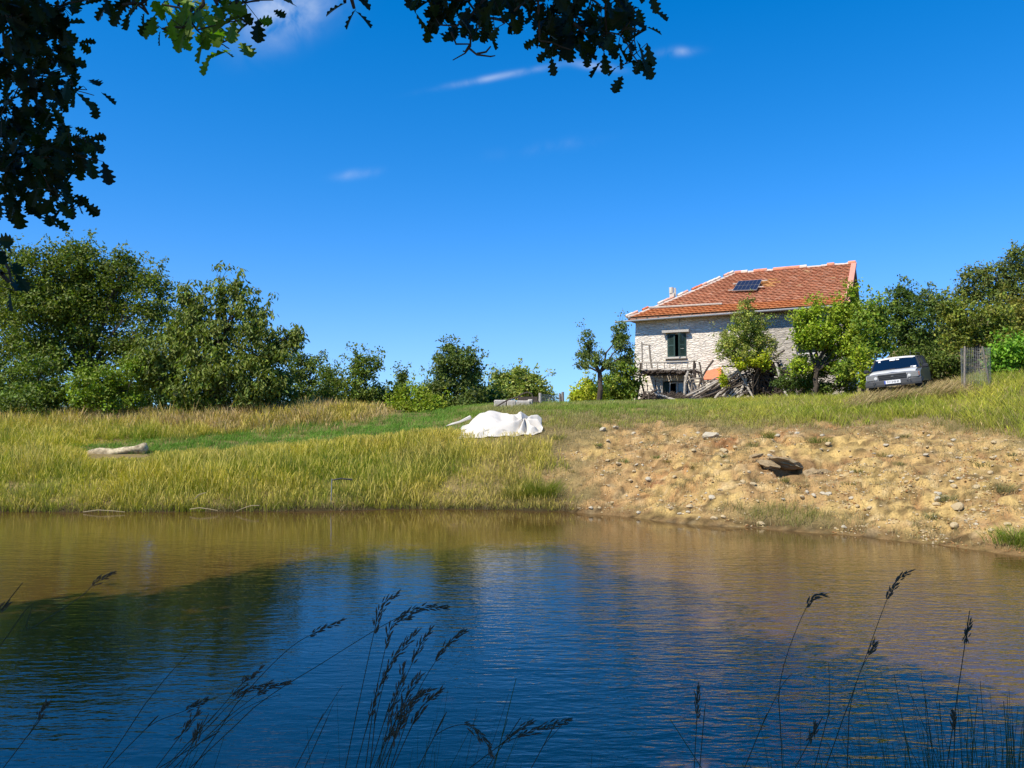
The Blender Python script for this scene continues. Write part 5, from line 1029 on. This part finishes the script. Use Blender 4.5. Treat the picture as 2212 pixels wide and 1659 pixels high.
for j in range(nc):
    t_ = 2*math.pi*j/nc; k.tube([(cx_+rad*1.05*math.cos(t_), rad*.8*math.sin(t_), zb_-b0.z), (cx_+rad*1.05*math.cos(t_+.05), rad*.8*math.sin(t_+.05), zt_-b0.z)], .0026, 3, False)
k.build('mesh', mk('galvanised_wire', (.22, .22, .2), rough=.5, var=.1, metallic=.3), cg)
# floating dead stems at the left shore
for i, (u, v, du, dv, lb) in enumerate([(420, 1078, 26, -14, 'pale bent reed stem hanging to the water from the left bank'), (560, 1092, -50, 12, 'longest pale dead stem lying on the water under the left bank'), (410, 1100, 60, 3, 'pale dead stem floating level by the left bank'), (180, 1106, 90, 0, 'thin dead stem floating near the left frame edge')]):
    p = P(u, v, 20.3); q = P(u+du, v+dv, 20.2); p.z = max(p.z, .01); q.z = max(q.z, .01); tubeobj('dead_stem', [p, p.lerp(q, .35)+Vector((0, 0, .05)), p.lerp(q, .7)+Vector((0, 0, .03)), q], [.012, .012, .01, .007], mk('straw_stem', (.3, .24, .13), var=.1), lb, 'stem', 'dead stems at the left shore', 5)

# ------------------------------------------------------------------ foreground grass stalks in the shade of the oak
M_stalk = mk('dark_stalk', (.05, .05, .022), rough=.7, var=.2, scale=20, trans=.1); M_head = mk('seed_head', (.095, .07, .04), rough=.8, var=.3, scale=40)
def stalk(pts, Y, head, label, group='tall seeding grasses on the near bank', hw=.009, leafy=False):
    """pts: pixels from low to tip; head: share of the length (from the tip) that carries seeds"""
    Ps = [P(u, v, Y) for u, v in pts]
    d0 = (Ps[0]-Ps[1]).normalized(); g = float(height(np.array([Ps[0].x]), np.array([Y]))[0])
    if d0.z > -.5: d0 = (d0+Vector((0, 0, -.9))).normalized()
    k_ = max(0, (Ps[0].z-g)/max(.2, -d0.z)); Ps = [Ps[0]+d0*min(k_, 1.6)]+Ps
    Ps[0].z = float(height(np.array([Ps[0].x]), np.array([Ps[0].y]))[0])-.03 if k_ <= 1.6 else Ps[0].z
    # smooth resample
    fine = []
    for i in range(len(Ps)-1):
        a = Ps[max(i-1, 0)]; b = Ps[i]; c = Ps[i+1]; d = Ps[min(i+2, len(Ps)-1)]
        for t in (0, .2, .4, .6, .8): fine.append(.5*((2*b)+(c-a)*t+(2*a-5*b+4*c-d)*t*t+(3*b-a-3*c+d)*t**3))
    fine.append(Ps[-1]); n = len(fine); b0 = Vector(fine[0]); root = empty('grass_stalk', b0, label, 'grass stalk', group)
    k = MB(); r0 = .0012*Y/1.7; k.tube([p-b0 for p in fine], [r0*(1-.6*i/(n-1)) for i in range(n)], 5, False); k.build('stem', M_stalk, root)
    if head:
        L_ = sum((fine[i+1]-fine[i]).length for i in range(n-1)); acc = 0; cum = [0]
        for i in range(n-1): acc += (fine[i+1]-fine[i]).length; cum.append(acc)
        k = MB(); hl = head; m = max(8, int(hl/.0075))
        for j in range(m):
            s = L_-hl+hl*j/(m-1); i = max(0, min(n-2, next((q for q in range(n-1) if cum[q+1] >= s), n-2))); t = (s-cum[i])/max(1e-6, cum[i+1]-cum[i]); p = fine[i].lerp(fine[i+1], t)-b0; dr = (fine[i+1]-fine[i]).normalized()
            env = math.sin(math.pi*min(1, (j+1.5)/(m+1)))**.7
            for _ in range(3):
                sd = Vector((R.uniform(-1, 1), R.uniform(-1, 1), R.uniform(-1, 1))); sd = (sd-dr*sd.dot(dr)).normalized(); q0 = p+sd*hw*env*R.uniform(.1, .9); ln = R.uniform(.010, .017); ax = (dr*1.0+sd*.35).normalized()
                k.tube([q0, q0+ax*ln*.45, q0+ax*ln], [.0008, .0017*R.uniform(.8, 1.3), .0005], 4, False)
        k.build('seed_head', M_head, root)
    return root
ST = [([(747, 1655), (775, 1520), (812, 1350), (828, 1308), (856, 1284)], 1.7, .10, 'tallest seed head of the middle clump curving to the right'),
      ([(420, 1650), (560, 1520), (700, 1430), (830, 1350), (905, 1315), (962, 1313)], 1.9, .12, 'long thin stalk arching far right across the middle clump'),
      ([(790, 1655), (808, 1520), (840, 1370), (856, 1345), (881, 1333)], 1.7, .09, 'second tallest head of the middle clump'),
      ([(800, 1655), (810, 1560), (840, 1440), (870, 1400), (898, 1368)], 1.7, .13, 'thick drooping head in the middle clump below the two tallest'),
      ([(815, 1655), (850, 1530), (905, 1400), (928, 1362)], 1.75, .08, 'slim head right of the thick drooping head'),
      ([(845, 1655), (900, 1500), (965, 1395), (1002, 1365)], 1.75, .09, 'rightmost slanting head of the middle clump'),
      ([(430, 1640), (520, 1510), (620, 1405), (690, 1362), (735, 1342)], 1.9, .08, 'thin slanting head between the left and middle clumps'),
      ([(770, 1655), (790, 1580), (815, 1500), (828, 1470)], 1.7, .08, 'short brown head at the left of the middle clump'),
      ([(800, 1655), (830, 1560), (862, 1490), (870, 1440)], 1.65, .10, 'bushy upright head in the heart of the middle clump'),
      ([(820, 1655), (850, 1570), (880, 1500), (905, 1462)], 1.65, .10, 'greenish head right of the bushy upright head'),
      ([(825, 1655), (860, 1580), (890, 1520), (930, 1490)], 1.6, .11, 'broad head leaning right in the middle clump'),
      ([(835, 1655), (850, 1600), (875, 1530), (905, 1500)], 1.6, .11, 'broad leaning head just under its twin in the middle clump'),
      ([(850, 1655), (880, 1590), (910, 1530), (950, 1493)], 1.65, .09, 'loose branching head at the right of the middle clump'),
      ([(810, 1655), (835, 1600), (850, 1545)], 1.6, .06, 'lowest small head of the middle clump'),
      ([(0, 1396), (60, 1362), (170, 1292), (205, 1260), (246, 1240)], 2.0, .06, 'lone dark head slanting over the brown water at the upper left'),
      ([(-20, 1345), (0, 1320), (14, 1306)], 2.0, .03, 'small head tip entering at the left edge'),
      ([(225, 1655), (330, 1500), (420, 1400), (500, 1345)], 2.0, 0, 'thin bare stem crossing the left water'),
      ([(360, 1655), (450, 1560), (520, 1480), (560, 1448)], 1.75, .08, 'uppermost head of the left clump'),
      ([(365, 1655), (440, 1580), (520, 1500), (580, 1475)], 1.75, .08, 'second head of the left clump'),
      ([(380, 1655), (480, 1560), (570, 1492), (620, 1476)], 1.75, .07, 'rightmost drooping head of the left clump'),
      ([(350, 1655), (440, 1600), (530, 1530), (606, 1500)], 1.8, 0, 'thin bare stalk under the left clump'),
      ([(235, 1655), (320, 1570), (400, 1535), (445, 1512)], 1.8, .05, 'spiky dark head left of the left clump'),
      ([(340, 1655), (390, 1590), (425, 1540)], 1.7, .06, 'short upright dark head low in the left clump'),
      ([(390, 1655), (420, 1600), (430, 1570)], 1.6, .05, 'stubby head at the foot of the left clump'),
      ([(10, 1655), (60, 1590), (100, 1520)], 1.8, .04, 'pale panicle at the lower left corner'),
      ([(660, 1655), (690, 1590), (720, 1520)], 1.8, 0, 'bare stem left of the middle clump'),
      ([(640, 1655), (690, 1560), (740, 1480)], 1.8, 0, 'thin bare stem beside the middle clump'),
      ([(905, 1655), (940, 1590), (1000, 1565), (1040, 1590), (1060, 1625)], 1.6, .08, 'stalk bowing over with a hanging head right of the middle clump'),
      ([(1020, 1655), (1080, 1610), (1170, 1572), (1226, 1557)], 1.8, .12, 'long low stalk reaching right over the water'),
      ([(1055, 1655), (1100, 1590), (1145, 1562)], 1.8, .06, 'small stalk in front of the long low stalk'),
      ([(1150, 1655), (1175, 1610), (1222, 1558)], 1.7, 0, 'bare stem slanting right of the long low stalk'),
      ([(1500, 1655), (1505, 1560), (1508, 1490)], 1.7, .06, 'upright narrow head left of the right hand clump'),
      ([(1512, 1655), (1520, 1560), (1524, 1518)], 1.7, 0, 'bare upright stem beside the upright narrow head'),
      ([(1785, 1655), (1830, 1530), (1870, 1420), (1925, 1275), (1962, 1236)], 1.8, .08, 'tallest stalk of the right hand clump with a bumpy head'),
      ([(1690, 1655), (1683, 1500), (1705, 1400), (1750, 1298), (1777, 1286)], 1.8, .05, 'second tallest stalk on the right with a small nodding head'),
      ([(1610, 1655), (1650, 1560), (1690, 1480), (1712, 1455)], 1.8, 0, 'leaning bare stem under the second tallest right stalk'),
      ([(1760, 1655), (1790, 1540), (1790, 1430)], 1.8, 0, 'upright pale stem inside the right hand clump'),
      ([(1830, 1655), (1835, 1540), (1855, 1460), (1890, 1390)], 1.85, .03, 'thin stem right of the tallest right stalk'),
      ([(1720, 1655), (1750, 1600), (1760, 1570)], 1.7, .05, 'short head low between the right stalks'),
      ([(2060, 1655), (2062, 1600), (2060, 1545)], 1.7, .03, 'straight dark stem near the lower right corner'),
      ([(2080, 1420), (2086, 1380), (2095, 1345)], 2.0, .05, 'small leaning head high at the right'),]
for s in ST:
    stalk(*s, hw=.0065 if s[0][0][0] > 1400 else .009)
G = Grass(); n = 6000; u = rng.uniform(1800, 2120, n); y = rng.uniform(24.4, 26.4, n); x = (u-CU)/F*y; z = height(x, y); c = cvar((.36, .27, .12), n, .25)
G.add(*blades(np.stack([x, y, z-.02], 1), rng.uniform(.3, .65, n)*np.interp(u, [1800, 1880, 2050, 2120], [.4, 1., 1., .4]), np.full(n, .014), rng.normal(.2, .6, n), rng.uniform(.5, 1.0, n), c*.7, c, 4, curl=2, head=rng.random(n) < .4)); G.build('brown_grass', 'brown arching dry grass in front of the parked car')
# uncountable blades at the very bottom
G = Grass()
def low(n, u0, u1, hmax, Y0=1.2, Y1=2.3):
    u = rng.uniform(u0, u1, n); y = rng.uniform(Y0, Y1, n); x = (u-CU)/F*y; z = height(x, y, False); vis = EZ-.52*y   # top of what stays below the frame
    h = np.clip(vis-z, .2, 3)+hmax*np.minimum(np.abs(rng.normal(0, .45, n)), .75)*y*.6
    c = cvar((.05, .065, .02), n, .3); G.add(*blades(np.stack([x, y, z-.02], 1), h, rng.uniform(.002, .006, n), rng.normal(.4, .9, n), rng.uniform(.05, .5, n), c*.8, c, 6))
low(150, -50, 700, .12); low(160, 690, 880, .3); low(120, 860, 1250, .12); low(50, 1250, 1560, .05); low(140, 1560, 1980, .22); low(800, 1980, 2260, .3)
G.build('bank_blades', 'dark shaded grass blades rising from the near bank at the bottom')
# near-bank turf out of the picture but under the camera
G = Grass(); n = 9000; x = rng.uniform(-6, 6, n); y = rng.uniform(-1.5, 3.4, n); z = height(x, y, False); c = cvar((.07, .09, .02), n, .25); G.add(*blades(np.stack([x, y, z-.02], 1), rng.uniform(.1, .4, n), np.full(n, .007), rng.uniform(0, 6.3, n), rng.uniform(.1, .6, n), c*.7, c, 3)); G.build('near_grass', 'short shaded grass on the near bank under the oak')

# ------------------------------------------------------------------ the oak: trunk and crown behind and above the camera, boughs hanging into the view
oak = empty('oak_tree', on_ground(-5.5, -2.0), 'near oak whose dark lobed boughs hang across the top and left of the view', 'tree'); OB0 = Vector(oak.location)
def oakadd(mbx, name, m): o = mbx.build(name, m, oak); o.location = -OB0; return o
k = MB(); limb(k, OB0-Vector((0, 0, .2)), (-5.2, -1.8, 5.2), .42, .3, 0, 6, 12); limb(k, (-5.2, -1.8, 5.2), (-5, -1.5, 11), .3, .12, 0, 6, 9)
LB = [((-5.2, -1.8, 4.8), (-3.9, 3.4, 6.0), .16), ((-5.2, -1.8, 5.2), (-.6, .8, 6.4), .17), ((-.6, .8, 6.4), (1.0, 2.4, 5.6), .09), ((-5.1, -1.7, 6), (-9, 1, 8.5), .16), ((-5.1, -1.7, 7), (-1.5, -2, 10), .14), ((-5.1, -1.7, 7.5), (-6, 2, 11), .13), ((-9, 1, 8.5), (-12, 1, 9.5), .1), ((-3.9, 3.4, 6.0), (-3.4, 4.2, 4.9), .06), ((-.6, .8, 6.4), (-1.6, 3.4, 5.3), .07)]
for a, b, r in LB: limb(k, a, b, r, r*.5, .04, 6, 8)
oakadd(k, 'trunk', M_bark)
# lobed leaf template
def oakleaf():
    side = [(0, .02), (.10, .05), (.18, .16), (.24, .17), (.30, .10), (.37, .15), (.43, .28), (.49, .29), (.54, .17), (.60, .21), (.67, .33), (.73, .33), (.76, .20), (.82, .22), (.87, .29), (.92, .25), (.93, .15), (.97, .13), (1.0, 0)]
    up = [(x, y*.95) for x, y in side]; mid_ = [(x, 0) for x, y in side]; lo = [(x, -y*.95) for x, y in side]
    n = len(side); V = [(x, y, abs(y)*.35) for x, y in up]+[(x, 0, 0) for x, y in mid_]+[(x, y, abs(y)*.35) for x, y in lo]
    Q = [(i, n+i, n+i+1, i+1) for i in range(n-1)]+[(n+i, 2*n+i, 2*n+i+1, n+i+1) for i in range(n-1)]
    V = np.array(V); V[:, 2] -= .12*V[:, 0]**2; return V, np.array(Q)
LV, LQ = oakleaf()
def oak_leaves(C, D_, size, cols, name):
    n = len(C); d = D_/np.linalg.norm(D_, axis=1)[:, None]; nn = rng.normal(0, .55, (n, 3)); nn[:, 2] += .7; nn[:, 1] -= .95; s = np.cross(nn, d); s /= np.linalg.norm(s, axis=1)[:, None]; nn = np.cross(d, s)
    V = C[:, None]+(LV[None, :, 0:1]*d[:, None]+LV[None, :, 1:2]*s[:, None]+LV[None, :, 2:3]*nn[:, None])*size[:, None, None]
    K = len(LV); Q = (LQ[None]+(np.arange(n)*K)[:, None, None]).reshape(-1, 4); o = mesh_np(name, V.reshape(-1, 3), Q, M_oakleaf, np.repeat(cols, K, 0)); o.parent = oak; o.location = -OB0; return o
def bough(circ, Y, root_pt, size, k_=1., name='shaded_foliage', yj=.25, down=.6):
    tw = MB(); done = [(Vector(root_pt), .012)]; Cs = []; Ds = []
    order = sorted(circ, key=lambda c: (P(c[0], c[1], Y)-Vector(root_pt)).length)
    for (u, v, r) in order:
        c = P(u, v, Y+R.uniform(-yj, yj)); a, ra = min(done, key=lambda q: (q[0]-c).length); rn = max(.0028, ra*.72); L_ = (c-a).length
        pts = [a, a.lerp(c, .35)+Vector((R.uniform(-.03, .03), R.uniform(-.03, .03), .04))*min(1, L_), a.lerp(c, .7)+Vector((R.uniform(-.03, .03), 0, .02))*min(1, L_), c]; tw.tube(pts, [ra*.8, ra*.75, rn, rn*.8], 5, False); done.append((c, rn)); done.append((pts[2], rn))
        R_ = r*Y/F; n = max(2, int(k_*(R_/(size*.5))**2*8))
        for _ in range(n):
            th = R.uniform(0, 2*math.pi); q = math.sqrt(R.random())*max(.1, R_-size*.35); off = Vector((math.cos(th)*q, R.uniform(-.15, .15), math.sin(th)*q)); p = c+off*.72
            dd = Vector((off.x, R.uniform(-.4, .4)*R_, off.z)).normalized()*.8+Vector((R.uniform(-.6, .6), R.uniform(-.7, .4), R.uniform(-.6, .3)-down)); p = p-dd.normalized()*size*.3
            Cs.append(p); Ds.append(dd)
            if R.random() < .25: tw.tube([c, p], [.002, .0015], 3, False)
    Cs = np.array(Cs); Ds = np.array(Ds); n = len(Cs); oak_leaves(Cs, Ds, size*rng.uniform(.65, 1.15, n), cvar((.013, .026, .004) if name == 'shaded_foliage' else (.10, .19, .012), n, .2), name); oakadd(tw, 'branch', M_bark)  # shade coloured into the near-black leaves, sunlight into the yellow green bough
LEFT = [(15, 20, 40), (60, 18, 42), (105, 20, 40), (145, 18, 26), (40, 70, 45), (90, 75, 45), (135, 65, 32), (25, 120, 34), (75, 125, 40), (125, 115, 36), (155, 95, 20), (15, 170, 22), (60, 180, 28), (100, 170, 34), (145, 155, 32), (170, 190, 20), (200, 200, 14), (215, 212, 10), (75, 215, 30), (35, 225, 30), (120, 205, 24), (150, 200, 16), (15, 250, 30), (100, 235, 18), (35, 285, 34), (80, 270, 30), (120, 275, 14), (15, 320, 30), (65, 310, 34), (105, 310, 30), (145, 300, 28), (185, 300, 24), (205, 325, 22), (165, 345, 30), (215, 350, 14), (125, 345, 34), (85, 350, 32), (45, 355, 34), (10, 365, 30), (60, 395, 30), (100, 390, 26), (20, 405, 30), (140, 385, 24), (120, 415, 22), (150, 415, 20), (158, 445, 22), (175, 455, 12), (115, 460, 20), (112, 480, 14), (30, 440, 28), (60, 430, 20), (10, 455, 22), (42, 462, 14), (185, 8, 14), (215, 5, 12), (245, 6, 14)]
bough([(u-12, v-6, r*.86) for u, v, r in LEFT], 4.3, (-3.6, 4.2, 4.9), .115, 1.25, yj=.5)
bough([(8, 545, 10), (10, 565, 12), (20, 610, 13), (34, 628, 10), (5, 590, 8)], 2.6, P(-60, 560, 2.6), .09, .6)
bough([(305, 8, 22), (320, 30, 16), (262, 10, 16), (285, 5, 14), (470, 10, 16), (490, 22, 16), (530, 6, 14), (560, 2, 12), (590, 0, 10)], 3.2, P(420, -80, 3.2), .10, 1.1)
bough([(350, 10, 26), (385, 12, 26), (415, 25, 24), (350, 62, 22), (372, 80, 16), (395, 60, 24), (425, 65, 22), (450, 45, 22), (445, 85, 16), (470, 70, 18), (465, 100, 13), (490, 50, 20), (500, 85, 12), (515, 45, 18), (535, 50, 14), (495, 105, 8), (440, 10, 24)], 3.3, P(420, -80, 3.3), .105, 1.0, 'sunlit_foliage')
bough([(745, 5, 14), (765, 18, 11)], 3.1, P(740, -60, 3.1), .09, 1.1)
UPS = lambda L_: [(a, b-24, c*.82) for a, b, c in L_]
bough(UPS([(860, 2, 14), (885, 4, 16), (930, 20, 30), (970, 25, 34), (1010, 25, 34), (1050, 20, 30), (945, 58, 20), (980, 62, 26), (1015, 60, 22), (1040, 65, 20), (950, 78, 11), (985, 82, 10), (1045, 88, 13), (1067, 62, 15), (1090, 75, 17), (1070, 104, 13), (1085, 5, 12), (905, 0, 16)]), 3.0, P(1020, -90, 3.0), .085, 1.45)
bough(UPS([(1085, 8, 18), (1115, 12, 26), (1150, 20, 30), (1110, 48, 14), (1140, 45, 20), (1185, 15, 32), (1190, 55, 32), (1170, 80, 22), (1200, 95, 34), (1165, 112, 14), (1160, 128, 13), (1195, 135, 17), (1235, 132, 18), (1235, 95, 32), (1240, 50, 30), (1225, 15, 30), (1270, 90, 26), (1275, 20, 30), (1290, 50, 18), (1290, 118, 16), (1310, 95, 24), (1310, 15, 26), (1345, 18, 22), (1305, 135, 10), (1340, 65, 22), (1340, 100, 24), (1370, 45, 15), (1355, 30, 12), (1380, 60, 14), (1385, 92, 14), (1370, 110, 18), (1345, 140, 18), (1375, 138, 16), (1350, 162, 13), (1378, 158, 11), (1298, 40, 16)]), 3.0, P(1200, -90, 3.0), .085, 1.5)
# bare twigs under the middle bough
k = MB()
for pts in ([(975, 70), (985, 95), (1015, 95), (1020, 80)], [(1017, 60), (1016, 100), (1005, 115), (978, 130)], [(1012, 103), (1030, 118), (1060, 122), (1070, 120)], [(1030, 116), (1050, 112), (1060, 100)], [(1016, 95), (1005, 112), (1000, 110)]):
    q = [P(u, v, 3.0) for u, v in pts]; k.tube(q, [.0045, .004, .003, .002][:len(q)], 5, False)
k.tube([P(1240, 50, 3.0), P(1262, 70, 3.0), P(1300, 100, 3.0)], [.008, .007, .006], 5, False)
oakadd(k, 'branch', M_bark)
# the high crown, out of the picture, shaped for the shade it lays over the near bank and the near water
nl = 185000; blobs = [(-7, 4.5, 15, 4.2, 3, 2), (-10, 4.5, 14.5, 4, 3, 2.2), (-3, 1.5, 8.5, 3, 1.6, 1.5), (-1.8, 2.8, 8.2, 2.6, 1.6, 1.4), (-7, -.5, 10, 4.6, 4, 3.6), (-2.5, -2, 10, 4.5, 3.6, 3.6), (-11.5, .5, 9.6, 4, 4, 3.2), (.5, 0, 9, 3.4, 2.6, 2.8), (-5, 3, 12.5, 4.8, 3.4, 3), (-10.5, 3.5, 12, 4, 3, 2.6), (-.5, 2.2, 12, 3.4, 2.6, 2.4), (-1.5, .8, 6.6, 2.4, 1.6, 1.3), (-4.2, 2.2, 7.6, 2.2, 2, 1.2), (1.5, .2, 6.8, 1.8, 1.2, 1.2)]
Cc = []
tv = sum(b[3]*b[5] for b in blobs)
for b in blobs:
    n = int(nl*b[3]*b[5]/tv); d = rng.normal(0, 1, (n//25, 3)); d /= np.linalg.norm(d, axis=1)[:, None]; c = np.array(b[:3])+d*rng.uniform(.2, 1, (len(d), 1))**.5*np.array(b[3:]); Cc.append((c[:, None]+rng.normal(0, .28, (len(c), 25, 3))).reshape(-1, 3))
Cc = np.concatenate(Cc); ok = (Cc[:, 1] < .3) | (Cc[:, 2] > EZ+.66*Cc[:, 1]+.35)
sdv = np.array(SUN_DIR)
def gap(u, v, Y, r):
    global ok
    p = np.array(P(u, v, Y)); q = Cc-p; t = q @ sdv; dist = np.linalg.norm(q-t[:, None]*sdv, axis=1); ok &= ~((dist < r) & (t > 0))
gap(400, 45, 3.3, .26); gap(455, 60, 3.3, .26); gap(510, 60, 3.3, .2)  # crown leaves removed along the sun's rays to light the green bough
gp = Cc-sdv*(Cc[:, 2:3]/sdv[2]); nse = (fbm(gp[:, 0]*1.3+30, gp[:, 1]*1.3+30, 3, 2)-.45)*2.2   # crown leaves trimmed so its shade ends along these lines on the pond
ok &= gp[:, 0] < np.interp(gp[:, 1], [2, 4.5, 6, 7, 8.75, 14, 15], [5.0, 4.2, 3.7, 3.4, 2.8, 1.3, .9])+nse+rng.normal(0, .5, len(Cc))
ok &= gp[:, 1] < np.interp(gp[:, 0], [-6, -4.8, -3.4, 0, 2], [10.6, 10.9, 14.2, 15, 14.5])+nse+rng.normal(0, .5, len(Cc))
Cc = Cc[ok]; n = len(Cc); V, Q, K = leaves_at(Cc, rng.uniform(.16, .24, n), cvar((.05, .09, .015), n, .2), None, 0., .7); o = mesh_np('crown', V, Q, M_oakleaf, K); o.parent = oak; o.location = -OB0
